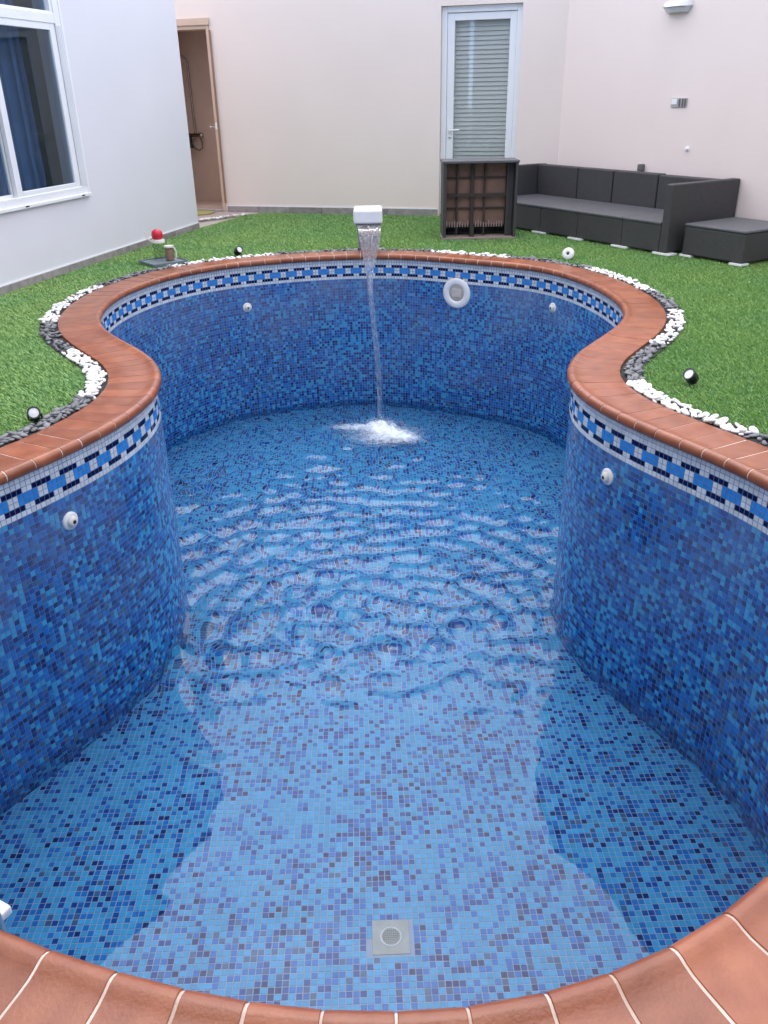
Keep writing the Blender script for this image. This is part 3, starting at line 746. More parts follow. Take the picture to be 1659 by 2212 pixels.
ps.build('post', mat('post_metal', srgb(132, 132, 134), 0.35, 0.5, 0.05, 10), e, bevel=0.01, seg=3)
MB().box((-0.24, 8.00, 0.001), (0.05, 8.18, 0.008)).build('base_plate', M['steel'], e, bevel=0.002)

wmat = bpy.data.materials.new('falling_water'); wmat.use_nodes = True
n_ = wmat.node_tree.nodes; l_ = wmat.node_tree.links; pr = n_['Principled BSDF']
pr.inputs['Base Color'].default_value = (0.92, 0.95, 0.97, 1); pr.inputs['Roughness'].default_value = 0.06
pr.inputs['IOR'].default_value = 1.333; pr.inputs['Transmission Weight'].default_value = 1.0
tr = n_.new('ShaderNodeBsdfTransparent'); tl_ = n_.new('ShaderNodeBsdfTranslucent'); tl_.inputs['Color'].default_value = (0.9, 0.93, 0.96, 1)
df_ = n_.new('ShaderNodeBsdfDiffuse'); df_.inputs['Color'].default_value = (0.85, 0.88, 0.9, 1)
m1 = n_.new('ShaderNodeMixShader'); m1.inputs[0].default_value = 0.5; m2 = n_.new('ShaderNodeMixShader'); m3 = n_.new('ShaderNodeMixShader')
m2.inputs[0].default_value = 0.45
tc = n_.new('ShaderNodeTexCoord'); mp = n_.new('ShaderNodeMapping'); mp.inputs['Scale'].default_value = (70, 70, 2.0)
nz = n_.new('ShaderNodeTexNoise'); nz.inputs['Scale'].default_value = 1.0; nz.inputs['Detail'].default_value = 3
rp = n_.new('ShaderNodeMapRange'); rp.inputs['From Min'].default_value = 0.45; rp.inputs['From Max'].default_value = 0.75; rp.inputs['To Min'].default_value = 0.03; rp.inputs['To Max'].default_value = 0.42
l_.new(tc.outputs['Object'], mp.inputs[0]); l_.new(mp.outputs[0], nz.inputs['Vector']); l_.new(nz.outputs['Fac'], rp.inputs['Value'])
l_.new(tl_.outputs[0], m1.inputs[1]); l_.new(df_.outputs[0], m1.inputs[2])                      # air bubbles and streaks
l_.new(tr.outputs[0], m2.inputs[1]); l_.new(pr.outputs[0], m2.inputs[2])                        # clear film
l_.new(rp.outputs[0], m3.inputs[0]); l_.new(m2.outputs[0], m3.inputs[1]); l_.new(m1.outputs[0], m3.inputs[2])
l_.new(m3.outputs[0], [x for x in n_ if x.type == 'OUTPUT_MATERIAL'][0].inputs['Surface'])
vs_ = []; fs = []; NT, NA = 70, 28; V0 = 1.24
tmax = math.sqrt((0.262 - Z_WATER) / 4.905)
fr = np.random.default_rng(5); phs = fr.uniform(0, 6.28, 6)
for i in range(NT):
    t = tmax * i / (NT - 1); f_ = i / (NT - 1); z = 0.262 - 4.905 * t * t; y = 7.805 - V0 * t
    hw = 0.082 * (1 - smooth01(0.10, 0.58, np.array(t / tmax))) + 0.026 - 0.004 * f_
    cx = -0.092 + 0.015 * smooth01(0.1, 0.5, np.array(f_)) + 0.050 * smooth01(0.45, 1.0, np.array(f_)) + 0.010 * math.sin(f_ * 9)
    th = 0.006 + 0.012 * smooth01(0.15, 0.6, np.array(f_))
    for a in range(NA):
        an = 2 * math.pi * a / NA; rip = 1 + 0.28 * math.sin(an * 5 + phs[0] + 3 * f_) * 1.0 + 0.15 * math.sin(an * 9 + phs[1] + 8 * f_)
        vs_.append((cx + float(hw) * math.cos(an) * (1 + 0.06 * math.sin(14 * f_ + phs[2])), y + float(th) * math.sin(an) * rip, z))
for i in range(NT - 1):
    for a in range(NA):
        c_ = (a + 1) % NA; fs.append((i * NA + a, i * NA + c_, (i + 1) * NA + c_, (i + 1) * NA + a))
fs.append(tuple(range(NA))); 
fw_ = MB(); fw_.v = [Vector(v) for v in vs_]; fw_.f = fs
o = fw_.build('falling_water', wmat, None, smooth=True)
tag(o, 'thin stream of water falling from the white spout into the pool', 'falling water', kind='stuff')
# foam where it lands: a churned skin on the water, white where bubbles are dense, with drops thrown up
fm = bpy.data.materials.new('foam'); fm.use_nodes = True
n_ = fm.node_tree.nodes; l_ = fm.node_tree.links; pr = n_['Principled BSDF']
pr.inputs['Base Color'].default_value = (0.80, 0.87, 0.92, 1); pr.inputs['Roughness'].default_value = 0.45
at_ = n_.new('ShaderNodeAttribute'); at_.attribute_name = 'foam'
tc = n_.new('ShaderNodeTexCoord'); mp = n_.new('ShaderNodeMapping'); mp.inputs['Scale'].default_value = (30, 62, 40)
nz = n_.new('ShaderNodeTexNoise'); nz.inputs['Scale'].default_value = 1.0; nz.inputs['Detail'].default_value = 7; nz.inputs['Roughness'].default_value = 0.65
l_.new(tc.outputs['Object'], mp.inputs[0]); l_.new(mp.outputs[0], nz.inputs['Vector'])
sb = n_.new('ShaderNodeMath'); sb.operation = 'ADD'; l_.new(at_.outputs['Fac'], sb.inputs[0]); l_.new(nz.outputs['Fac'], sb.inputs[1])
rp = n_.new('ShaderNodeMapRange'); rp.inputs['From Min'].default_value = 0.72; rp.inputs['From Max'].default_value = 1.50; l_.new(sb.outputs[0], rp.inputs['Value'])
tr = n_.new('ShaderNodeBsdfTransparent'); mx = n_.new('ShaderNodeMixShader')
l_.new(rp.outputs[0], mx.inputs[0]); l_.new(tr.outputs[0], mx.inputs[1]); l_.new(pr.outputs[0], mx.inputs[2])
l_.new(mx.outputs[0], [x for x in n_ if x.type == 'OUTPUT_MATERIAL'][0].inputs['Surface'])
fxs = np.arange(-0.62, 0.55, 0.009); fys = np.arange(6.45, 7.40, 0.009); FX, FY = np.meshgrid(fxs, fys)
def gauss(cx, cy, sx, sy, rot=0.0):
    dx = FX - cx; dy = FY - cy; a = dx * math.cos(rot) + dy * math.sin(rot); b_ = -dx * math.sin(rot) + dy * math.cos(rot)
    return np.exp(-(a / sx) ** 2 - (b_ / sy) ** 2)
Fm = 0.62 * gauss(-0.01, 7.00, 0.10, 0.15) + 0.44 * gauss(-0.24, 7.00, 0.22, 0.060, -0.10) + 0.44 * gauss(0.15, 6.80, 0.20, 0.085, -0.85) + 0.34 * gauss(0.06, 6.72, 0.22, 0.16) + 0.34 * gauss(-0.05, 6.88, 0.5, 0.36)
fr2 = np.random.default_rng(9); HF = np.zeros_like(FX)
for k in range(30):
    lam = fr2.uniform(0.03, 0.12); th_ = fr2.uniform(0, 6.28)
    HF += lam * 0.045 * np.sin(2 * math.pi / lam * (FX * math.cos(th_) + FY * math.sin(th_)) + fr2.uniform(0, 6.28))
HF = 0.006 + np.clip(Fm, 0, 1) * (HF * 0.9 + 0.010) + 0.020 * gauss(-0.015, 7.05, 0.045, 0.05)
nfx, nfy = len(fxs), len(fys); ii, jj = np.meshgrid(np.arange(nfy - 1), np.arange(nfx - 1), indexing='ij'); v0 = (ii * nfx + jj).ravel()
o = np_mesh('foam', np.c_[FX.ravel(), FY.ravel(), Z_WATER + HF.ravel()], quads=np.c_[v0, v0 + 1, v0 + nfx + 1, v0 + nfx], mats=[fm], smooth=True)
fa = o.data.attributes.new('foam', 'FLOAT', 'POINT'); fa.data.foreach_set('value', Fm.ravel().astype(np.float32))
tag(o, 'white foam where the falling water hits the pool', 'foam', kind='stuff')
ico = bmesh.new(); bmesh.ops.create_icosphere(ico, subdivisions=1, radius=1.0)
iv = np.array([v.co[:] for v in ico.verts]); it = np.array([[v.index for v in f.verts] for f in ico.faces]); ico.free()
fo = []; ft = []
for k in range(160):
    a = fr.uniform(0, 6.28); rr = abs(fr.normal(0, 0.10)); r_ = fr.uniform(0.0012, 0.0034)
    fo.append(iv * r_ + np.array([-0.015 + rr * math.cos(a), 7.04 + rr * math.sin(a), Z_WATER + 0.012 + abs(fr.normal(0, 0.035))])); ft.append(it + k * len(iv))
o2 = np_mesh('splash_drops', np.concatenate(fo), tris=np.concatenate(ft), mats=[mat('drops', (0.85, 0.88, 0.9), 0.2, 0.5)], smooth=True)
tag(o2, 'tiny drops thrown up where the falling water hits the pool', 'splash', kind='stuff')

# ------------------------------------------------------------------ pebble beds along the coping
PEB = []
for k in range(7):
    bm = bmesh.new(); bmesh.ops.create_icosphere(bm, subdivisions=2, radius=1.0)
    ph = [random.uniform(0, 6.28) for _ in range(6)]
    for v in bm.verts:
        d = v.co.normalized()
        v.co = d * (1 + 0.10 * math.sin(2.1 * d.x + ph[0]) + 0.09 * math.sin(2.7 * d.y + ph[1]) + 0.07 * math.sin(3.3 * d.z + ph[2] + d.x))
        v.co.x *= 0.0185 * (1 + 0.12 * math.sin(k * 2.1)); v.co.y *= 0.0130 * (1 + 0.1 * math.cos(k * 1.7)); v.co.z *= 0.0085
    ms = []
    for nm in ('pebble_white', 'pebble_grey'):
        me = bpy.data.meshes.new('pebble'); bm.to_mesh(me); me.materials.append(M[nm])
        me.polygons.foreach_set('use_smooth', [True] * len(me.polygons)); ms.append(me)
    bm.free(); PEB.append(ms)
BEDS = [(0.003, 0.056, 1, 'grey pebble strip along the left coping beside the near garden spotlight'),
        (0.056, 0.120, 0, 'white pebble strip curving round the left waist of the pool'),
        (0.120, 0.157, 1, 'short grey pebble strip on the left, between two white pebble strips'),
        (0.157, 0.212, 0, 'white pebble strip round the left bulge of the far pool end'),
        (0.212, 0.252, 1, 'thin grey pebble strip at the back left, before the tray'),
        (0.252, 0.296, 0, 'white pebble strip at the back left, in front of the small spotlight'),
        (0.296, 0.364, 1, 'grey pebble strip along the back coping behind the waterfall'),
        (0.364, 0.402, 0, 'white pebble strip at the back, in front of the upturned frame'),
        (0.402, 0.438, 1, 'grey pebble strip at the back right, near the small round lamp'),
        (0.438, 0.482, 0, 'white pebble strip along the back right curve of the coping'),
        (0.482, 0.511, 1, 'grey pebble strip on the right bulge between two white strips'),
        (0.511, 0.552, 0, 'white pebble strip at the widest right bulge of the coping'),
        (0.552, 0.603, 1, 'grey pebble strip at the right waist of the pool'),
        (0.603, 0.656, 0, 'white pebble strip along the right coping below the garden spotlight'),
        (0.656, 0.700, 1, 'grey pebble strip at the right edge along the near right coping')]
def scatter(bed, pts, kind, sc=1.0):
    for (x, y, z, ang) in pts:
        o = bpy.data.objects.new('pebble', random.choice(PEB)[kind]); col.objects.link(o); o.parent = bed
        o.location = (x, y, z); q = sc * random.choice((0.62, 0.8, 0.95, 1.1, 1.35)) * random.uniform(0.9, 1.1)
        o.rotation_euler = (random.gauss(0, 0.25), random.gauss(0, 0.25), ang); o.scale = (q * random.uniform(0.85, 1.3), q, q)
for (f0, f1, kind, lb) in BEDS:
    s0, s1 = f0 * LEN, f1 * LEN; ns = max(6, int((s1 - s0) / 0.04)); ss = np.linspace(s0, s1, ns)
    pa, _, _ = at(ss, COPE_W + 0.002); pb, _, _ = at(ss, COPE_W + 0.112)
    vs_ = np.concatenate([np.c_[pa, np.full(ns, 0.004)], np.c_[pb, np.full(ns, 0.006)]])
    i = np.arange(ns - 1)
    bed = np_mesh('pebble_bed', vs_, quads=np.c_[i, i + ns, i + ns + 1, i + 1], mats=[M['soil']])
    tag(bed, lb, 'pebbles', 'pebble strips along the pool coping')
    s = s0; pts = []
    far = at(np.array([(s0 + s1) / 2]))[0][0][1] > 6.9
    while s < s1:
        nrow = 3
        for r_ in range(nrow):
            n2 = COPE_W + 0.018 + (r_ + 0.5 + random.gauss(0, 0.28)) * 0.030
            pp, t2, _ = at(np.array([s + random.gauss(0, 0.008)]), n2)
            pts.append((pp[0][0], pp[0][1], 0.009 + random.uniform(0, 0.006), math.atan2(t2[0][1], t2[0][0]) + random.gauss(0, 0.6)))
        if random.random() < 0.45:
            n2 = COPE_W + random.uniform(0.03, 0.085); pp, t2, _ = at(np.array([s + 0.01]), n2)
            pts.append((pp[0][0], pp[0][1], 0.022, random.uniform(0, 3.14)))
        s += 0.036 if not far else 0.040
    scatter(bed, pts, kind)

# paving before the shower door, with a short white pebble edge and a mat
pv = empty('doorstep_paving', FB(-0.3, 0.3, 0)); tag(pv, 'small wedge of greyish stone paving in front of the shower doorway', 'paving')
def poly_slab(pts, z0, z1):
    k = len(pts); b = MB(); b.add([V(*p, z0) for p in pts] + [V(*p, z1) for p in pts], [tuple(range(k))[::-1], tuple(range(k, 2 * k))] + [(i, (i + 1) % k, k + (i + 1) % k, k + i) for i in range(k)]); return b
def fb2(a, b_): v = FB(a, b_, 0); return (v.x, v.y)
edge0, edge1 = Vector(fb2(-0.33, 1.33)), Vector(fb2(0.50, 0.004))
for k in range(5):
    for j in range(3):
        a0 = -1.40 + k * 0.40; b0 = 0.035 + j * 0.44
        quad = [(a0 + 0.003, b0 + 0.003), (a0 + 0.397, b0 + 0.003), (a0 + 0.397, b0 + 0.437), (a0 + 0.003, b0 + 0.437)]
        # clip against the grass edge line (keep the left side)
        def side(q): return (0.83 * (q[1] - 1.33) + 1.326 * (q[0] + 0.33))
        out = []
        for i in range(4):
            p_, q_ = quad[i], quad[(i + 1) % 4]; sp_, sq_ = side(p_), side(q_)
            if sp_ <= 0: out.append(p_)
            if sp_ * sq_ < 0:
                t = sp_ / (sp_ - sq_); out.append((p_[0] + (q_[0] - p_[0]) * t, p_[1] + (q_[1] - p_[1]) * t))
        if len(out) >= 3: poly_slab([fb2(*q) for q in out], -0.01, 0.008).build('paving_stone', M['paving'], pv, bevel=0.001)
MB().box((-1.45, 0.02, -0.011), (-0.36, 1.38, 0.003), FB).build('bedding', M['coping_grout'], pv)
eb = empty('pebble_edging', FB(0.1, 0.7, 0)); tag(eb, 'short row of white pebbles between the stone paving and the grass', 'pebbles')
pts = []
for k in range(70):
    t = random.uniform(0.28, 0.80); a = -0.33 + 0.83 * t; b_ = 1.33 - 1.326 * t
    v = FB(a + random.uniform(0.015, 0.075), b_ + random.uniform(0.0, 0.04), 0); v = v - ORG[eb]; pts.append((v.x, v.y, 0.014 + random.uniform(0, 0.01), random.uniform(0, 3)))
scatter(eb, pts, 0, 0.9)
mt_ = MB(); k = 20; ring = []
for i in range(k):
    a = 2 * math.pi * i / k; sx = abs(math.cos(a)) ** 0.6 * (1 if math.cos(a) > 0 else -1); sy = abs(math.sin(a)) ** 0.6 * (1 if math.sin(a) > 0 else -1)
    ring.append(fb2(-0.46 + 0.36 * sx, 0.24 + 0.20 * sy))
o = poly_slab(ring, 0.009, 0.024).build('doormat', mat('doormat', srgb(160, 150, 96), 0.9, 0.2, 0.2, 60, 0.5, 200), None, loc=FB(-0.46, 0.24, 0.009), bevel=0.005)
tag(o, 'yellowish green doormat lying in front of the shower doorway', 'doormat')

# ------------------------------------------------------------------ artificial grass
def in_poly(px, py, poly):
    c = np.zeros(len(px), bool)
    for i in range(len(poly)):
        a, b_ = poly[i]; c2, d = poly[(i + 1) % len(poly)]
        if b_ == d: continue
        cond = (b_ > py) != (d > py); c ^= cond & (px < (c2 - a) * (py - b_) / (d - b_) + a)
    return c
N = 1900000
gx = rng.uniform(-4.6, 5.2, N); gy = rng.uniform(2.2, 11.4, N)
prob = np.clip(1.15 - gy / 13.0, 0.3, 1.0)
ok = rng.random(N) < prob
gx, gy = gx[ok], gy[ok]
# what the picture shows, with a margin for a step to the side
zc = gy * math.cos(PITCH) + CAM_H * math.sin(PITCH)
ok = np.abs(gx) < zc * 0.46 + 0.9
gx, gy = gx[ok], gy[ok]
ok = in_poly(gx, gy, lawn_poly); gx, gy = gx[ok], gy[ok]
ok = ~inside(gx, gy, COPE_W + 0.108); gx, gy = gx[ok], gy[ok]
k = len(gx)
print('grass blades', k)
hgt = rng.uniform(0.009, 0.016, k); wd = rng.uniform(0.0016, 0.0028, k) * (0.8 + gy / 10)
ang = rng.uniform(0, 2 * math.pi, k); la = rng.normal(-0.9, 0.9, k); ll = rng.uniform(0.4, 1.5, k) * hgt
base = np.c_[gx, gy, np.full(k, -0.002)]
sd_ = np.c_[np.cos(ang), np.sin(ang), np.zeros(k)] * wd[:, None]
ln_ = np.c_[np.sin(la) * ll, -np.cos(la) * ll * 0.6, np.zeros(k)]
tip = base + ln_ + np.c_[np.zeros((k, 2)), hgt]
GV = np.stack([base - sd_, base + sd_, tip], 1).reshape(-1, 3)
GT = np.arange(3 * k).reshape(-1, 3)
gm = bpy.data.materials.new('grass'); gm.use_nodes = True
n_ = gm.node_tree.nodes; l_ = gm.node_tree.links; pr = n_['Principled BSDF']
pr.inputs['Roughness'].default_value = 0.5; pr.inputs['Specular IOR Level'].default_value = 0.3
ge = n_.new('ShaderNodeNewGeometry'); rp = n_.new('ShaderNodeValToRGB'); l_.new(ge.outputs['Random Per Island'], rp.inputs['Fac'])
rp.color_ramp.elements[0].color = (0.250, 0.430, 0.150, 1); rp.color_ramp.elements[1].color = (0.360, 0.545, 0.205, 1)
e_ = rp.color_ramp.elements.new(0.55); e_.color = (0.300, 0.480, 0.172, 1)
nz = n_.new('ShaderNodeTexNoise'); nz.inputs['Scale'].default_value = 1.1; nz.inputs['Detail'].default_value = 4
tcg = n_.new('ShaderNodeTexCoord'); l_.new(tcg.outputs['Object'], nz.inputs['Vector'])
mxg = n_.new('ShaderNodeMix'); mxg.data_type = 'RGBA'; mxg.blend_type = 'MULTIPLY'; mxg.inputs[0].default_value = 1.0
r2 = n_.new('ShaderNodeValToRGB'); r2.color_ramp.elements[0].position = 0.3; r2.color_ramp.elements[1].position = 0.7
r2.color_ramp.elements[0].color = (0.85, 0.95, 0.95, 1); r2.color_ramp.elements[1].color = (1.2, 1.08, 0.95, 1)
l_.new(nz.outputs['Fac'], r2.inputs['Fac']); l_.new(rp.outputs['Color'], mxg.inputs[6]); l_.new(r2.outputs['Color'], mxg.inputs[7])
l_.new(mxg.outputs[2], pr.inputs['Base Color'])
o = np_mesh('artificial_grass', GV, tris=GT, mats=[gm])
tag(o, 'short green artificial grass covering the lawn around the pool', 'grass', kind='stuff')

# ------------------------------------------------------------------ sofa and footstool
SO = Vector((2.577, 7.48, 0)); SD = Vector((math.cos(R(-59)), math.sin(R(-59)), 0)); SN = Vector((-SD.y, SD.x, 0))
FS = lambda a, b, z: SO + SD * a + SN * b + Vector((0, 0, z))
sofa = empty('sofa', FS(-1.3, 0.35, 0)); tag(sofa, 'long dark grey rattan sofa without cushions standing along the pinkish wall', 'sofa')
ZS, ZT = 0.272, 0.582
fr_e = [-2.60, -2.24, -1.716, -1.183, -0.60, -0.150]
for a, b_ in zip(fr_e, fr_e[1:]):
    MB().box((a + 0.002, -0.055, 0.022), (b_ - 0.002, 0.72, ZS - 0.022), FS).build('base_module', M['rattan_grey'], sofa, bevel=0.008)
    MB().box((a + 0.002, -0.062, ZS - 0.0215), (b_ - 0.002, 0.64, ZS), FS).build('seat', M['rattan_seat'], sofa, bevel=0.006)
bk = [-2.60, -1.965, -1.452, -0.866, -0.150]
for i, (a, b_) in enumerate(zip(bk, bk[1:])):
    MB().box((a + 0.006, 0.642, ZS - 0.10), (b_ - 0.006, 0.76, ZT - (0.004 if i < 3 else 0.012)), FS).build('back_panel', M['rattan_grey'], sofa, bevel=0.010)
MB().box((-2.685, -0.058, 0.022), (-2.605, 0.79, ZT), FS).build('armrest', M['rattan_grey'], sofa, bevel=0.010)
MB().box((-0.146, -0.058, 0.022), (-0.062, 0.80, ZT), FS).build('armrest', M['rattan_grey'], sofa, bevel=0.010)
for a in (-2.24, -1.716, -1.183, -0.60, -0.10):
    MB().box((a - 0.10, -0.075, 0.004), (a + 0.09, 0.03, 0.0215), FS).build('foot_pad', M['white_plastic'], sofa, bevel=0.003)
ot = empty('footstool', FS(0.34, 0.35, 0)); tag(ot, 'low square dark grey rattan footstool at the right end of the sofa', 'footstool')
MB().box((0.035, 0.03, 0.022), (0.645, 0.68, ZS - 0.020), FS).build('base', M['rattan_grey'], ot, bevel=0.012)
MB().box((0.030, 0.025, ZS - 0.0195), (0.650, 0.685, ZS + 0.004), FS).build('top', M['rattan_seat'], ot, bevel=0.010)
for (a, b_) in ((0.02, 0.03), (0.54, 0.02), (0.02, 0.58), (0.54, 0.58)):
    MB().box((a, b_ - 0.01, 0.004), (a + 0.12, b_ + 0.09, 0.0215), FS).build('foot_pad', M['white_plastic'], ot, bevel=0.003)

# ------------------------------------------------------------------ rattan module tipped on its side, underside towards the pool
CX0, CX1, CY, CZ = 0.632, 1.352, 8.615, 0.700
cr = empty('upturned_frame', ((CX0 + CX1) / 2, CY + 0.2, 0)); tag(cr, 'dark rattan seat tipped on its side, its brown latticed underside facing the pool', 'seat frame')
DP = 0.36
MB().box((CX0, CY, 0.02), (CX0 + 0.030, CY + DP, CZ)).build('side_panel', M['rattan_grey'], cr, bevel=0.004)
MB().box((CX1 - 0.026, CY, 0.02), (CX1, CY + DP, CZ)).build('side_panel', M['rattan_grey'], cr, bevel=0.004)
MB().box((CX0 - 0.008, CY - 0.006, CZ + 0.0005), (CX1 + 0.008, CY + DP, CZ + 0.022)).build('top_panel', M['rattan_seat'], cr, bevel=0.004)
MB().box((CX0 - 0.004, CY - 0.004, 0.002), (CX1 + 0.004, CY + DP, 0.0195)).build('bottom_board', M['board'], cr, bevel=0.003)
X0, X1, Z0, Z1 = CX0 + 0.0305, CX1 - 0.0265, 0.020, CZ
XB = X1 - 0.070                                        # lattice ends short of the right side panel
nx_, nz_ = 4, 4
ex = [X0, X0 + 0.115, X0 + 0.262, X0 + 0.385, XB]; ez = [Z0 + 0.10, Z0 + 0.265, Z0 + 0.385, Z0 + 0.545, Z1]
for i in range(4):
    for j in range(4):
        MB().box((ex[i] + 0.001, CY + 0.150, ez[j] + 0.001), (ex[i + 1] - 0.001, CY + 0.158 + 0.002 * ((i + j) % 2), ez[j + 1] - 0.001)).build('fabric_panel', M['fabric_brown'], cr)
for i, x in enumerate(ex[1:4]):
    hw = 0.017 if i == 1 else 0.008
    MB().box((x - hw, CY + 0.118, Z0 + 0.001), (x + hw, CY + 0.149, Z1 - 0.001)).build('lattice_bar', M['lattice'], cr, bevel=0.002)
for j, z in enumerate(ez[0:4]):
    hw = 0.016 if j == 2 else (0.006)
    MB().box((X0 + 0.001, CY + (0.100 if j == 2 else 0.124), z - hw), (XB, CY + (0.117 if j == 2 else 0.1475), z + hw)).build('lattice_bar', M['lattice'], cr, bevel=0.002)
MB().box((XB + 0.001, CY + 0.100, Z0 + 0.001), (X1 - 0.001, CY + 0.130, Z1 - 0.001)).build('inner_rail', M['rattan_grey'], cr, bevel=0.003)
for k in range(22):                                    # frayed fabric tabs at the lower edge
    x = X0 + 0.012 + k * (XB - X0 - 0.02) / 22
    if abs(x - ex[2]) < 0.02: continue
    MB().box((x, CY + 0.112, Z0 + 0.085), (x + 0.010, CY + 0.1165, Z0 + 0.130 + random.uniform(-0.01, 0.02))).build('fabric_tab', M['board'], cr)
MB().box((ex[2] - 0.02, CY + 0.05, Z0 + 0.001), (ex[2] + 0.02, CY + 0.09, Z0 + 0.10)).build('centre_leg', M['lattice'], cr, bevel=0.003)
MB().box((X0 + 0.001, CY + DP - 0.012, Z0 + 0.001), (X1 - 0.001, CY + DP - 0.001, Z1 - 0.001)).build('seat_web', M['rattan_grey'], cr)

# ------------------------------------------------------------------ garden spotlights
def spotlight(loc, aim, lb, sc=1.0):
    e = empty('garden_spotlight', loc); tag(e, lb, 'spotlight', 'small black garden spotlights on the lawn')
    a = Vector(aim).normalized(); c = Vector(loc) + Vector((0, 0, 0.050 * sc))
    back = c - a * 0.030 * sc
    MB().lathe([(0.014 * sc, -0.012 * sc), (0.026 * sc, -0.006 * sc), (0.031 * sc, 0.010 * sc), (0.033 * sc, 0.055 * sc), (0.036 * sc, 0.062 * sc), (0.036 * sc, 0.068 * sc), (0.029 * sc, 0.068 * sc), (0.028 * sc, 0.060 * sc)], back, a, 24).build('head', M['black_plastic'], e, smooth=True)
    MB().lathe([(0.0285 * sc, 0.0605 * sc), (0.0275 * sc, 0.063 * sc), (0.0, 0.0655 * sc)], back, a, 24, cap=False).build('lens', M['lens'], e, smooth=True)
    MB().tube([Vector(loc) + Vector((0, 0, -0.02)), Vector(loc) + Vector((0, 0, 0.028 * sc))], 0.012 * sc, 10).build('stake', M['black_plastic'], e)
    sidev = a.cross(Vector((0, 0, 1))).normalized()
    for sg in (-1, 1):
        b = MB(); q = sidev * sg * 0.036 * sc
        b.tube([Vector(loc) + q * 0.4 + Vector((0, 0, 0.012 * sc)), Vector(loc) + q + Vector((0, 0, 0.024 * sc)), c + q], 0.0055 * sc, 6).build('bracket', M['black_plastic'], e, smooth=True)
    return e
spotlight((-1.565, 3.575, 0.0), (0.25, -0.72, 0.50), 'black garden spotlight facing the viewer on the left lawn beside grey pebbles', 0.80)
spotlight((1.515, 3.935, 0.0), (-0.72, -0.42, 0.62), 'black garden spotlight tilted up on the right lawn above white pebbles', 0.86)
spotlight((-1.290, 7.90, 0.0), (0.62, -0.55, 0.45), 'tiny black garden spotlight on the back left lawn behind white pebbles', 0.95)
# small round lamp lying on the lawn
e = empty('round_lamp', (1.630, 7.40, 0.0)); tag(e, 'small round white lamp with brownish body lying on the back right lawn', 'lamp')
a = Vector((-0.35, -0.80, 0.35)).normalized(); c = Vector((1.630, 7.42, 0.046))
MB().lathe([(0.030, -0.055), (0.044, -0.040), (0.048, 0.0), (0.046, 0.004)], c, a, 24).build('body', mat('orange_body', srgb(170, 96, 66), 0.5, 0.4, 0.08, 20), e, smooth=True)
MB().lathe([(0.047, 0.003), (0.052, 0.010), (0.050, 0.020), (0.040, 0.028), (0.022, 0.031), (0.017, 0.024), (0.0, 0.022)], c, a, 28).build('face_ring', M['white_plastic'], e, smooth=True)
MB().lathe([(0.013, 0.0235), (0.012, 0.0262)], c, a, 16).build('socket', M['dark'], e)

# ------------------------------------------------------------------ tray with two jars
tx, ty = -1.90, 7.585
o = empty('tray', (tx, ty, 0)); tag(o, 'flat grey tray lying on the left lawn under two jars', 'tray')
ft_ = lambda a, b, z: Vector((tx, ty, z)) + Vector((0.78, 0.62, 0)) * a + Vector((-0.62, 0.78, 0)) * b
gm_ = mat('tray_grey', srgb(112, 124, 128), 0.45, 0.4, 0.1, 12)
MB().box((-0.16, -0.15, 0.014), (0.16, 0.15, 0.022), ft_).build('plate', gm_, o, bevel=0.002)
for (a0, b0, a1, b1) in ((-0.165, -0.155, 0.165, -0.1502), (-0.165, 0.1502, 0.165, 0.155), (-0.165, -0.150, -0.1602, 0.150), (0.1602, -0.150, 0.165, 0.150)):
    MB().box((a0, b0, 0.012), (a1, b1, 0.032), ft_).build('rim', gm_, o)
j = empty('red_jar', (-1.945, 7.66, 0.022)); tag(j, 'tall clear jar with a red top on the grey tray', 'jar')
c = Vector((-1.945, 7.66, 0.0225))
MB().lathe([(0.048, 0), (0.052, 0.004), (0.050, 0.11), (0.050, 0.145)], c, (0, 0, 1), 24, cap=False).build('glass', M['clear'], j, smooth=True)
MB().lathe([(0.058, 0.146), (0.060, 0.160), (0.056, 0.172), (0.040, 0.176)], c, (0, 0, 1), 24).build('collar', M['aged_plastic'], j, smooth=True)
MB().lathe([(0.036, 0.1765), (0.046, 0.186), (0.050, 0.210), (0.044, 0.240), (0.026, 0.256), (0.0, 0.260)], c, (0, 0, 1), 24, cap=False).build('red_cap', mat('red_cap', srgb(196, 30, 52), 0.35, 0.5, 0.15, 40), j, smooth=True)
MB().tube([c + Vector((-0.045, -0.02, 0.15)), c + Vector((-0.085, -0.03, 0.19)), c + Vector((-0.098, -0.03, 0.24))], 0.006).build('spout', M['aged_plastic'], j, smooth=True)
j = empty('small_jar', (-1.845, 7.615, 0.022)); tag(j, 'short jar with pinkish brown filling and pale rim on the grey tray', 'jar')
c = Vector((-1.845, 7.615, 0.0225))
MB().lathe([(0.036, 0), (0.040, 0.006), (0.040, 0.115)], c, (0, 0, 1), 20, cap=False).build('glass', M['clear'], j, smooth=True)
MB().lathe([(0.034, 0.004), (0.035, 0.010), (0.035, 0.100), (0.0, 0.101)], c, (0, 0, 1), 20, cap=False).build('filling', mat('filling', srgb(170, 126, 108), 0.6, 0.4, 0.15, 40), j, smooth=True)
MB().lathe([(0.041, 0.110), (0.043, 0.114), (0.043, 0.126), (0.0, 0.128)], c, (0, 0, 1), 20, cap=False).build('lid', M['aged_plastic'], j, smooth=True)
MB().tube([c + Vector((0.040, 0, 0.11)), c + Vector((0.058, -0.004, 0.085)), c + Vector((0.058, -0.004, 0.03)), c + Vector((0.040, 0, 0.012))], 0.006).build('jar_handle', M['aged_plastic'], j, smooth=True)

